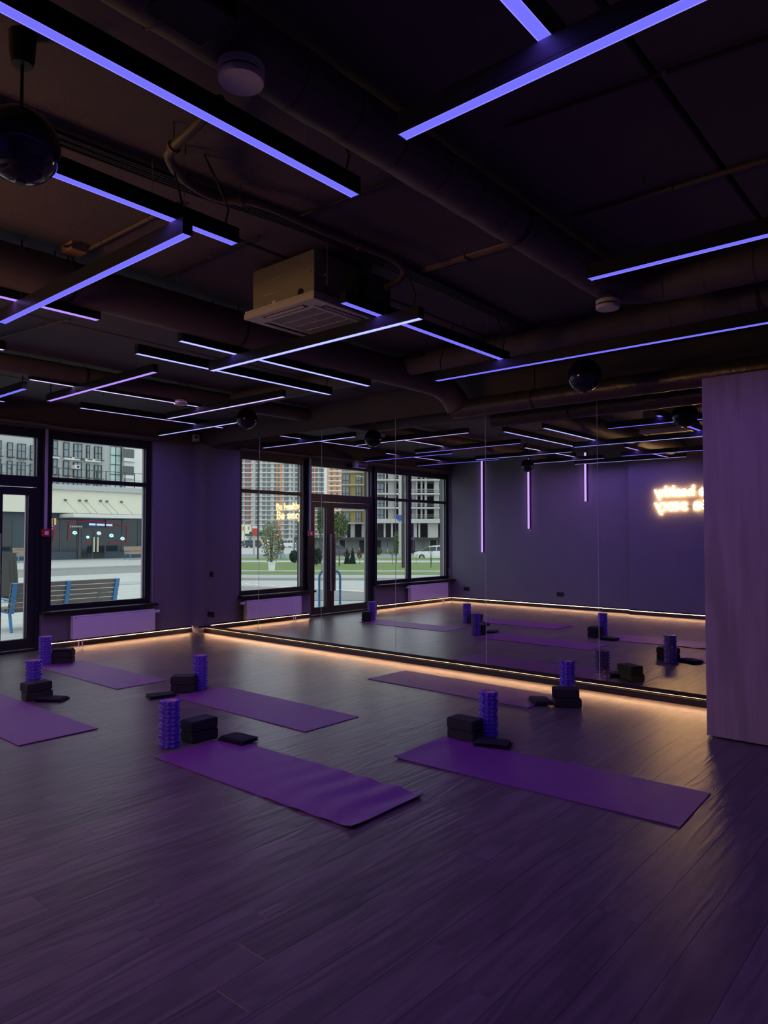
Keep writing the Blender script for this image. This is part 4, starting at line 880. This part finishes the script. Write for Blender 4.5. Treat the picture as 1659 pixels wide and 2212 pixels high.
# --- far towers and buildings seen through the mirror
def frame_thing(name, label, cat, D, px):
    b = far(px, 1156, D); return thing(name, label, cat, (b.x, b.y, -1.1))
def fbox(t, name, m_, px0, px1, py0, py1, D, t0, t1, mb=None, parent=None):
    a = far(px0, py0, D); b = far(px1, py1, D); org = t.location
    c = (a + b) / 2 + FW2 * ((t0 + t1) / 2) - org; tgt = mb or MB()
    tgt.obox(c, RT2, FW2, Vector((0, 0, 1)), (b - a).dot(RT2), t1 - t0, b.z - a.z)
    return tgt if mb is not None else tgt.build(name, m_, parent or t)
D1 = 420
tw = frame_thing('apartment_tower', 'very tall white apartment tower with red and orange stripes, farthest away', 'building', D1, 620)
fbox(tw, 'tower_body', 'tower_white', 380, 700, 1184, 880, D1, 0, 30)
wnd = MB(); 
for f in range(28):
    py = 1172 - f * 10.2
    for k in range(25):
        px = 390 + k * 12.6
        if abs(px - 536) < 6 or abs(px - 602) < 6 or abs(px - 583) < 5: continue
        fbox(tw, '', '', px, px + 6.4, py, py - 6.6, D1, -0.5, 0.4, wnd)
o = wnd.build('window_grid', 'tower_glass', tw); o['kind'] = 'stuff'
for px0, px1, m_ in ((519, 524, 'tower_glass'), (531.5, 538.5, 'tower_glass'), (529, 531.5, 'tower_red'), (538.5, 541, 'tower_red'), (549, 555, 'tower_glass'), (577, 584, 'tower_glass'), (599, 604.5, 'tower_glass'), (597, 599.4, 'tower_orange'), (604.5, 607.5, 'tower_orange'), (614, 620, 'tower_glass'), (636, 641, 'tower_glass'), (667.5, 670, 'tower_orange'), (678, 681, 'tower_orange'), (671, 677, 'tower_glass'), (690, 697, 'tower_glass')):
    fbox(tw, 'facade_stripe', m_, px0, px1, 1180, 880, D1, -0.9, 0.2)
fl_ = MB()
for f in range(29): fbox(tw, '', '', 380, 700, 1175 - f * 10.2, 1173.4 - f * 10.2, D1, -1.3, 0.2, fl_)
o = fl_.build('floor_lines', 'tower_white', tw); o['kind'] = 'stuff'
D2 = 330
ts = frame_thing('apartment_tower', 'salmon coloured apartment tower with cream balconies behind the ochre block', 'building', D2, 722)
fbox(ts, 'tower_body', 'tower_salmon', 706, 741, 1184, 900, D2, 0, 20)
for f in range(26):
    py = 1178 - f * 10.6; sl = fbox(ts, 'balcony', 'cream', 710, 741, py, py - 2.2, D2, -1.6, 0.2); fbox(ts, 'window', 'tower_glass', 714, 718, py - 2.6, py - 8, D2, -0.4, 0.2); fbox(ts, 'window', 'tower_glass', 727, 730, py - 2.6, py - 8, D2, -0.4, 0.2)
D3 = 155
ob = frame_thing('office_block', 'ochre block with tall bluish windows on concrete columns', 'building', D3, 770)
fbox(ob, 'wall', 'ochre', 738, 806, 1131, 950, D3, 0, 16)
for f in range(5):
    py = 1128.5 - f * 27.6; fbox(ob, 'floor_band', 'concrete', 736, 806, py + 3.2, py, D3, -0.7, 0.2)
    for px0, px1 in ((739, 754), (769, 780), (790, 801)):
        w_ = fbox(ob, 'window', 'win_glass', px0, px1, py - 1, py - 20.5, D3, -0.25, 0.2); m_ = (px0 + px1) / 2
        fbox(ob, 'window_bar', 'win_frame', m_ - 0.5, m_ + 0.5, py - 1, py - 20.5, D3, -0.4, 0.1, None, w_); fbox(ob, 'window_bar', 'win_frame', px0, px1, py - 7.2, py - 8, D3, -0.4, 0.1, None, w_)
        for xx in (px0, px1): fbox(ob, 'window_bar', 'win_frame', xx - 0.5, xx + 0.5, py - 1, py - 20.5, D3, -0.4, 0.1, None, w_)
fbox(ob, 'shaded_recess', 'interior_shade', 738, 806, 1184, 1131, D3, 6, 16)  # shade behind the columns put into the near-black colour
for px in (740, 757, 781, 800): fbox(ob, 'column', 'concrete', px, px + 9, 1184, 1131, D3, 0.5, 3)
D4 = 140
cb = frame_thing('unfinished_building', 'unfinished concrete frame building with open floors', 'building', D4, 890)
fbox(cb, 'shade_backing', 'interior_shade', 812, 1010, 1186, 950, D4, 7, 18)  # near-black block stands in for the shaded interior behind the open floors
for py, h in ((1130, 9), (1099, 3.4), (1069, 3.4), (1039, 3.4), (1009, 3.4), (979, 3.4)): fbox(cb, 'floor_slab', 'concrete', 807, 1010, py, py - h, D4, -1.2, 16)
for f, py in enumerate((1121, 1095.6, 1065.6, 1035.6, 1005.6)):
    top = py - (22 if f == 0 else 26.6)
    for px, w in ((808, 4), (831, 3), (853, 3), (862, 6), (898, 4), (909, 3.6), (917.5, 5), (938, 11), (958, 4), (975, 4)): fbox(cb, 'column', 'concrete', px, px + w, py, top, D4, 0.0, 2.0)
    fbox(cb, 'infill_wall', 'concrete', 838, 852, py, top, D4, 0.5, 1.0); fbox(cb, 'infill_wall', 'concrete', 890, 900, py, top, D4, 1.2, 1.6)
    w_ = fbox(cb, 'window', 'win_glass', 813.5, 829, py - 1, py - 21, D4, 0.2, 0.6)
    for xx in (813.5, 821, 829): fbox(cb, 'window_bar', 'win_frame', xx - 0.6, xx + 0.6, py - 1, py - 21, D4, 0.0, 0.5, None, w_)
    fbox(cb, 'window_bar', 'win_frame', 813.5, 829, py - 8, py - 9, D4, 0.0, 0.5, None, w_)
    for yy in (4, 8): fbox(cb, 'guard_rail', 'concrete', 852, 1000, py - yy, py - yy - 0.8, D4, -0.6, -0.4)
for px, w in ((829, 4), (845, 4), (895, 6), (904, 4), (925, 14), (939, 8), (962, 6)): fbox(cb, 'column', 'concrete', px, px + w, 1186, 1130, D4, 0.5, 3)
# site fence with dark canopy
D5 = 102
fe = frame_thing('site_fence', 'grey panel site fence under a dark plank canopy across the street', 'fence', D5, 810)
for k in range(26): px = 640 + k * 15.2; fbox(fe, 'fence_panel', 'fence_panel' if k % 5 not in (1, 4) else 'canopy_dark', px, px + 14.6, 1195.3, 1165.5, D5, 0.05 * (k % 3), 0.05 * (k % 3) + 0.12)
for k in range(13): px = 640 + k * 30.4; fbox(fe, 'canopy_board', 'canopy_dark', px, px + 30.0, 1166.5, 1160.5 + (k % 2), D5, -2.2, 0.6)
for k in range(14): px = 640 + k * 30.4; fbox(fe, 'canopy_post', 'canopy_dark', px, px + 1.2, 1195.3, 1166, D5, -2.0, -1.9)
# low kiosk building, left
D6 = 190
kb = frame_thing('corner_shop', 'low cream building with dark green roof at the crossing', 'building', D6, 545)
fbox(kb, 'wall', 'cream', 532, 572, 1182, 1158, D6, 0, 8); fbox(kb, 'roof', 'roof_green', 530, 572, 1158, 1153, D6, -1, 9); fbox(kb, 'roof_ridge', 'roof_green', 537, 566, 1153, 1148.5, D6, 1, 7); fbox(kb, 'window', 'win_glass', 538, 544, 1168, 1161, D6, -0.2, 0.2); fbox(kb, 'annex', 'cream', 480, 531, 1172, 1134, D6 + 20, 0, 8)
for px in (524, 536): fbox(kb, 'window', 'ochre', px, px + 3.5, 1145, 1137.5, D6 + 20, -0.3, 0.2)
# --- street furniture
def post(name, label, cat, px, base, top, wpx, m_, D=None):
    P = rgr(px, base) if D is None else far(px, base, D); D_ = (P - C2).dot(FW2); h = (base - top) * D_ / F; r = wpx * D_ / F / 2
    t = thing(name, label, cat, P); MB().tube([(0, 0, 0), (0, 0, h)], [r, r * 0.85], 12).build('pole', m_, t, smooth=True); MB().tube([(0, 0, 0), (0, 0, 0.1)], r * 1.5, 12).build('pole_base', m_, t); return t, D_, h
post('street_pole', 'dark thick pole on the lawn before the unfinished building', 'pole', 871, 1231, 990, 7, 'canopy_dark')
t, D_, h = post('street_pole', 'pale concrete pole with blue road sign before the unfinished building', 'pole', 864, 1200, 960, 6.5, 'concrete')
MB().obox(FW2 * -0.35 + Vector((0, 0, (1200 - 1119) * D_ / F)), RT2, FW2, Vector((0, 0, 1)), 12 * D_ / F, 0.06, 12 * D_ / F).build('road_sign', 'sign_blue', t)
t, D_, h = post('street_pole', 'pale concrete pole with red notice sign at the crossing', 'pole', 548.5, 1202, 985, 5, 'concrete')
MB().obox(FW2 * -0.3 + RT2 * 0.15 + Vector((0, 0, (1202 - 1149) * D_ / F)), RT2, FW2, Vector((0, 0, 1)), 11 * D_ / F, 0.06, 16 * D_ / F).build('notice_sign', 'sign_red', t); MB().obox(FW2 * -0.32 + RT2 * 0.15 + Vector((0, 0, (1202 - 1139) * D_ / F)), RT2, FW2, Vector((0, 0, 1)), 11 * D_ / F, 0.06, 5 * D_ / F).build('notice_sign', 'valve_white', t)
post('street_pole', 'thin dark pole right of the red notice sign', 'pole', 557, 1210, 985, 3.2, 'canopy_dark')
post('street_pole', 'pale pole behind the parked white cars', 'pole', 634, 1194, 985, 5, 'concrete')
for px, base, top, arm, lb in ((528, 1183, 1124, 13, 'curved street lamp beside the low cream building'), (793, 1200, 1028, -22, 'double arm street lamp in front of the ochre block'), (602, 1182, 1120, 9, 'street lamp by the traffic light')):
    P = rgr(px, base); D_ = (P - C2).dot(FW2); h = (base - top) * D_ / F; t = thing('street_lamp', lb, 'street lamp', P); r = 0.9 * D_ / F
    MB().tube([(0, 0, 0), (0, 0, h * 0.94)], r, 8).build('pole', 'concrete', t, smooth=True); e = RT2 * (arm * D_ / F)
    MB().tube(arc(Vector((0, 0, h * 0.94)), Vector((0, 0, h * 0.99)), e + Vector((0, 0, h)), 5), r * 0.8, 8).build('arm', 'concrete', t, smooth=True); MB().obox(e + Vector((0, 0, h)), RT2, FW2, Vector((0, 0, 1)), 6 * D_ / F, 0.25, 1.6 * D_ / F).build('lamp_head', 'concrete', t)
for px, base, py, m_, lb in ((600.5, 1190, 1155.5, 'signal_red', 'traffic light showing red at the crossing'), (642, 1192, 1168, 'signal_green', 'traffic light showing green by the window edge')):
    P = rgr(px, base); D_ = (P - C2).dot(FW2); zl = (base - py) * D_ / F; t = thing('traffic_light', lb, 'traffic light', P); k = D_ / F
    MB().tube([(0, 0, 0), (0, 0, zl)], 0.8 * k, 8).build('pole', 'canopy_dark', t); MB().obox(Vector((0, 0, zl - 2 * k)) + FW2 * -0.1, RT2, FW2, Vector((0, 0, 1)), 5 * k, 0.3, 11 * k).build('signal_head', 'black', t); MB().tube([Vector((0, 0, zl)) - FW2 * 0.26, Vector((0, 0, zl)) - FW2 * 0.32], 2.3 * k, 12).build('signal_lens', m_, t)
# --- plants
def leaves(n, fn, size, rnd):
    b = MB()
    for _ in range(n):
        c = Vector(fn(rnd)); a = Vector((rnd.gauss(0, 1), rnd.gauss(0, 1), rnd.gauss(0, 1))).normalized(); d = a.orthogonal().normalized(); s = size * rnd.uniform(0.6, 1.3); e = a.cross(d)
        b.add([c - d * s, c + e * s * 0.45, c + d * s, c - e * s * 0.45], [(0, 1, 2, 3)])
    return b
def plant(name, label, cat, px, base, top, wpx, crown_from, m_, n, leaf, shape='oval', group=None, stems=1):
    P = rgr(px, base); D_ = (P - C2).dot(FW2); k = D_ / F; h = (base - top) * k; w = wpx * k / 2; z0 = (base - crown_from) * k; rnd = random.Random(int(px)); P = P + Vector((0, 0, 0.12 if 1218 < base < 1246 else 0.0)); t = thing(name, label, cat, P, 0, group)
    def fn(r):
        while True:
            x, y, z = r.uniform(-1, 1), r.uniform(-1, 1), r.uniform(-1, 1)
            if shape == 'cone': lim = (1 - (z + 1) / 2) * 0.85 + 0.15
            elif shape == 'vase': lim = 0.35 + 0.65 * (z + 1) / 2
            else: lim = math.sqrt(max(0, 1 - z * z))
            if math.hypot(x, y) < lim and r.random() < 0.35 + 0.65 * (math.hypot(x, y) / max(lim, 0.01)): return (x * w, y * w, (z0 + h) / 2 + z * (h - z0) / 2)
    o = leaves(n, fn, leaf, rnd).build('foliage', m_, t); o['kind'] = 'stuff'
    for s in range(stems):
        q = Vector((rnd.uniform(-0.3, 0.3) * w, rnd.uniform(-0.3, 0.3) * w, h * 0.85)) if stems > 1 else Vector((0.03, 0, h * 0.8))
        MB().tube([(0, 0, -0.05), q * 0.5, q], [0.028 * h / 2.2, 0.02 * h / 2.2, 0.006], 6).build('stem', 'bark', t)
    return t, k
SG = 'shrubs and young trees on the lawn'
t, k = plant('potted_shrub', 'tall pale shrub in a round white planter on the lawn', 'plant', 587, 1239, 1128, 46, 1222, 'leaf_pale', 1300, 0.06, 'oval', None, 6)
MB().lathe((0, 0, 0), [(0.0001, 0), (0.14, 0), (0.165, 0.36), (0.185, 0.37), (0.185, 0.42), (0.155, 0.42), (0.15, 0.36), (0.0001, 0.35)], 20).build('planter', 'white', t, smooth=True)
plant('thuja', 'dark thuja cone on the lawn, left of the close pair', 'shrub', 750, 1222, 1188, 13, 1221, 'leaf_dark', 1400, 0.06, 'cone', SG); plant('thuja', 'dark thuja cone on the lawn, right of the close pair', 'shrub', 762, 1222, 1187, 13, 1221, 'leaf_dark', 1400, 0.06, 'cone', SG)
plant('young_tree', 'young leafy tree seen through the right door leaf', 'tree', 733, 1227, 1108, 40, 1170, 'leaf', 1400, 0.08, 'oval', SG); plant('young_tree', 'slim young tree seen through the left door leaf', 'tree', 692, 1222, 1085, 14, 1165, 'leaf', 840, 0.08, 'oval', SG)
plant('pine_bush', 'dark bushy pine beside the left door leaf', 'shrub', 684, 1226, 1188, 26, 1224, 'leaf_dark', 1200, 0.07, 'oval', SG); plant('pine_bush', 'dark bushy pine at the right edge of the shop window', 'shrub', 636, 1220, 1192, 22, 1219, 'leaf_dark', 1000, 0.07, 'oval', SG); plant('pine_bush', 'small dark pine at the door jamb', 'shrub', 671, 1228, 1188, 14, 1222, 'leaf_dark', 700, 0.07, 'oval', SG)
plant('shrub', 'reddish young shrub beside the thujas', 'shrub', 777, 1224, 1190, 12, 1212, 'brown_coat', 260, 0.05, 'oval', SG); plant('shrub', 'green bush in front of the fence below the double window', 'shrub', 816, 1200, 1183, 20, 1199, 'leaf', 500, 0.1, 'oval', SG)
plant('young_tree', 'young tree by the thick dark pole', 'tree', 856, 1220, 1150, 12, 1205, 'leaf', 600, 0.07, 'oval', SG); plant('sapling', 'forked bare sapling at the end of the lawn', 'tree', 931, 1231, 1185, 24, 1200, 'leaf', 60, 0.05, 'vase', SG, 4); plant('sapling', 'staked sapling left of the thick dark pole', 'tree', 848, 1226, 1195, 14, 1208, 'leaf', 60, 0.05, 'vase', SG, 3); plant('sapling', 'staked sapling in front of the white car', 'tree', 899, 1224, 1198, 8, 1212, 'tower_salmon', 50, 0.05, 'oval', SG, 1)
# --- cars
def car(label, P, u, m_, L_=4.0):
    v = Vector((-u.y, u.x, 0)); t = thing('car', label, 'car', P, math.atan2(u.y, u.x)); k = L_ / 4.0
    st = [(-2.0, 0.70, 0.34, 0.62), (-1.92, 0.80, 0.26, 0.80), (-1.55, 0.84, 0.24, 0.88), (-0.9, 0.85, 0.22, 0.92), (0.4, 0.85, 0.22, 0.95), (1.5, 0.84, 0.24, 0.98), (1.92, 0.80, 0.28, 0.95), (2.0, 0.72, 0.36, 0.75)]
    def loft(sec, name, mm):
        b = MB(); n = len(sec[0])
        for s in sec: b.v += [tuple(Vector(q) * k) for q in s]
        for i in range(len(sec) - 1):
            for j in range(n): j2 = (j + 1) % n; b.f.append((i * n + j, i * n + j2, (i + 1) * n + j2, (i + 1) * n + j))
        b.f += [tuple(reversed(range(n))), tuple((len(sec) - 1) * n + j for j in range(n))]; return b.build(name, mm, t, smooth=True)
    loft([[(x, -w, zb), (x, w, zb), (x, w * 1.0, (zb + zt) / 2), (x, w * 0.93, zt), (x, -w * 0.93, zt), (x, -w * 1.0, (zb + zt) / 2)] for x, w, zb, zt in st], 'body', m_)
    loft([[(x, -0.78, 0.9), (x, 0.78, 0.9), (x + dx, 0.62, z), (x + dx, -0.62, z)] for x, dx, z in ((-1.25, 0.0, 0.91), (-0.55, 0.15, 1.40), (0.9, 0.0, 1.47), (1.6, -0.05, 1.40), (1.92, 0.0, 0.96))], 'window_band', 'shop_glass')
    loft([[(x, -0.64, z - 0.05), (x, 0.64, z - 0.05), (x, 0.56, z + 0.03), (x, -0.56, z + 0.03)] for x, z in ((-0.5, 1.40), (0.2, 1.47), (1.0, 1.49), (1.62, 1.43))], 'roof', m_)
    for x in (-0.45, 0.25, 1.0):
        for s in (-1, 1): MB().tube([(x * k, s * 0.80 * k, 0.9 * k), ((x + 0.08) * k, s * 0.63 * k, 1.42 * k)], 0.03 * k, 6).build('window_pillar', m_, t)
    for x in (-1.25, 1.25):
        for s in (-1, 1):
            w_ = MB().tube([(x * k, s * 0.66 * k, 0.31 * k), (x * k, s * 0.87 * k, 0.31 * k)], 0.31 * k, 20).build('wheel', 'tyre', t); MB().tube([(x * k, s * 0.84 * k, 0.31 * k), (x * k, s * 0.885 * k, 0.31 * k)], 0.20 * k, 14).build('rim', 'steel', w_)
    for s in (-1, 1): MB().box(-1.99 * k, -1.80 * k, s * 0.5 * k, s * 0.78 * k, 0.62 * k, 0.74 * k).build('headlight', 'valve_white', t); MB().box(1.86 * k, 2.0 * k, s * 0.5 * k, s * 0.78 * k, 0.72 * k, 0.92 * k).build('tail_light', 'tail_red', t)
    return t
def onway(px, base): P = rgr(px, base); return P
car('white hatchback parked on the street behind the lawn', onway(936, 1209.5), RT2, 'car_white', 4.0)
car('blue car parked by the low cream building', onway(531, 1182.5), RT2, 'car_blue', 4.2); car('dark car parked beside the blue car', onway(545, 1183), RT2, 'car_dark', 4.2)
car('white car parked at the crossing, left one of two', onway(613, 1182), RT2, 'car_white', 4.2); car('white car parked at the crossing, right one of two', onway(626, 1182.5), RT2, 'car_white', 4.3)
car('dark car driving past behind the thujas', onway(725, 1204), -RT2, 'car_dark', 4.3)
# --- two walkers
def person(label, px, base, coat, face):
    P = rgr(px, base); t = thing('person', label, 'person', P, math.atan2(face.y, face.x))
    J = {'pel': (0, 0, 0.93), 'ch': (0.03, 0, 1.22), 'nk': (0.04, 0, 1.44), 'hd': (0.06, 0, 1.56), 'tp': (0.06, 0, 1.66), 'hl': (0.0, 0.10, 0.88), 'kl': (0.20, 0.10, 0.50), 'al': (0.22, 0.10, 0.08), 'tl': (0.38, 0.10, 0.04), 'hr': (0.0, -0.10, 0.88), 'kr': (-0.08, -0.10, 0.48), 'ar': (-0.34, -0.10, 0.13), 'tr': (-0.24, -0.10, 0.03), 'sl': (0.03, 0.19, 1.38), 'el': (-0.10, 0.24, 1.10), 'wl': (0.02, 0.25, 0.88), 'fl': (0.06, 0.25, 0.78), 'sr': (0.03, -0.19, 1.38), 'er': (0.08, -0.24, 1.10), 'wr': (0.28, -0.22, 1.00), 'fr': (0.36, -0.21, 0.96)}
    Rr = {'pel': 0.15, 'ch': 0.16, 'nk': 0.06, 'hd': 0.10, 'tp': 0.07, 'hl': 0.10, 'kl': 0.07, 'al': 0.05, 'tl': 0.04, 'hr': 0.10, 'kr': 0.07, 'ar': 0.05, 'tr': 0.04, 'sl': 0.075, 'el': 0.055, 'wl': 0.04, 'fl': 0.035, 'sr': 0.075, 'er': 0.055, 'wr': 0.04, 'fr': 0.035}
    E_ = [('pel', 'ch'), ('ch', 'nk'), ('nk', 'hd'), ('hd', 'tp'), ('pel', 'hl'), ('hl', 'kl'), ('kl', 'al'), ('al', 'tl'), ('pel', 'hr'), ('hr', 'kr'), ('kr', 'ar'), ('ar', 'tr'), ('ch', 'sl'), ('sl', 'el'), ('el', 'wl'), ('wl', 'fl'), ('ch', 'sr'), ('sr', 'er'), ('er', 'wr'), ('wr', 'fr')]
    nm = list(J); me = bpy.data.meshes.new('body'); me.from_pydata([J[n] for n in nm], [(nm.index(a), nm.index(b)) for a, b in E_], []); me.update()
    o = bpy.data.objects.new('body', me); C.objects.link(o); md = o.modifiers.new('s', 'SKIN'); 
    if not me.skin_vertices: me.skin_vertices.new() if hasattr(me.skin_vertices, 'new') else None
    for i, n in enumerate(nm):
        sv = me.skin_vertices[0].data[i]; sv.radius = (Rr[n], Rr[n]); sv.use_root = (n == 'pel')
    s2 = o.modifiers.new('u', 'SUBSURF'); s2.levels = 1; s2.render_levels = 1
    m2 = bpy.data.meshes.new_from_object(o.evaluated_get(bpy.context.evaluated_depsgraph_get())); bpy.data.objects.remove(o)
    for mm in ('jeans', coat, 'skin'): m2.materials.append(MATS[mm])
    for p_ in m2.polygons:
        z = p_.center.z; p_.material_index = 0 if z < 0.90 and abs(p_.center.y) < 0.2 else (2 if z > 1.45 else 1); p_.use_smooth = True
    obj('body', m2, None, t)
    MB().lathe((0.05, 0, 1.60), [(0.11, -0.14), (0.118, 0.0), (0.10, 0.07), (0.05, 0.11), (0.0001, 0.12)], 14).build('hair', 'bark', t, smooth=True)
person('person in brown coat and light jeans walking past the lawn', 611, 1211, 'brown_coat', -RT2); person('person in dark jacket walking just behind the brown coat', 604, 1210, 'car_dark', -RT2)
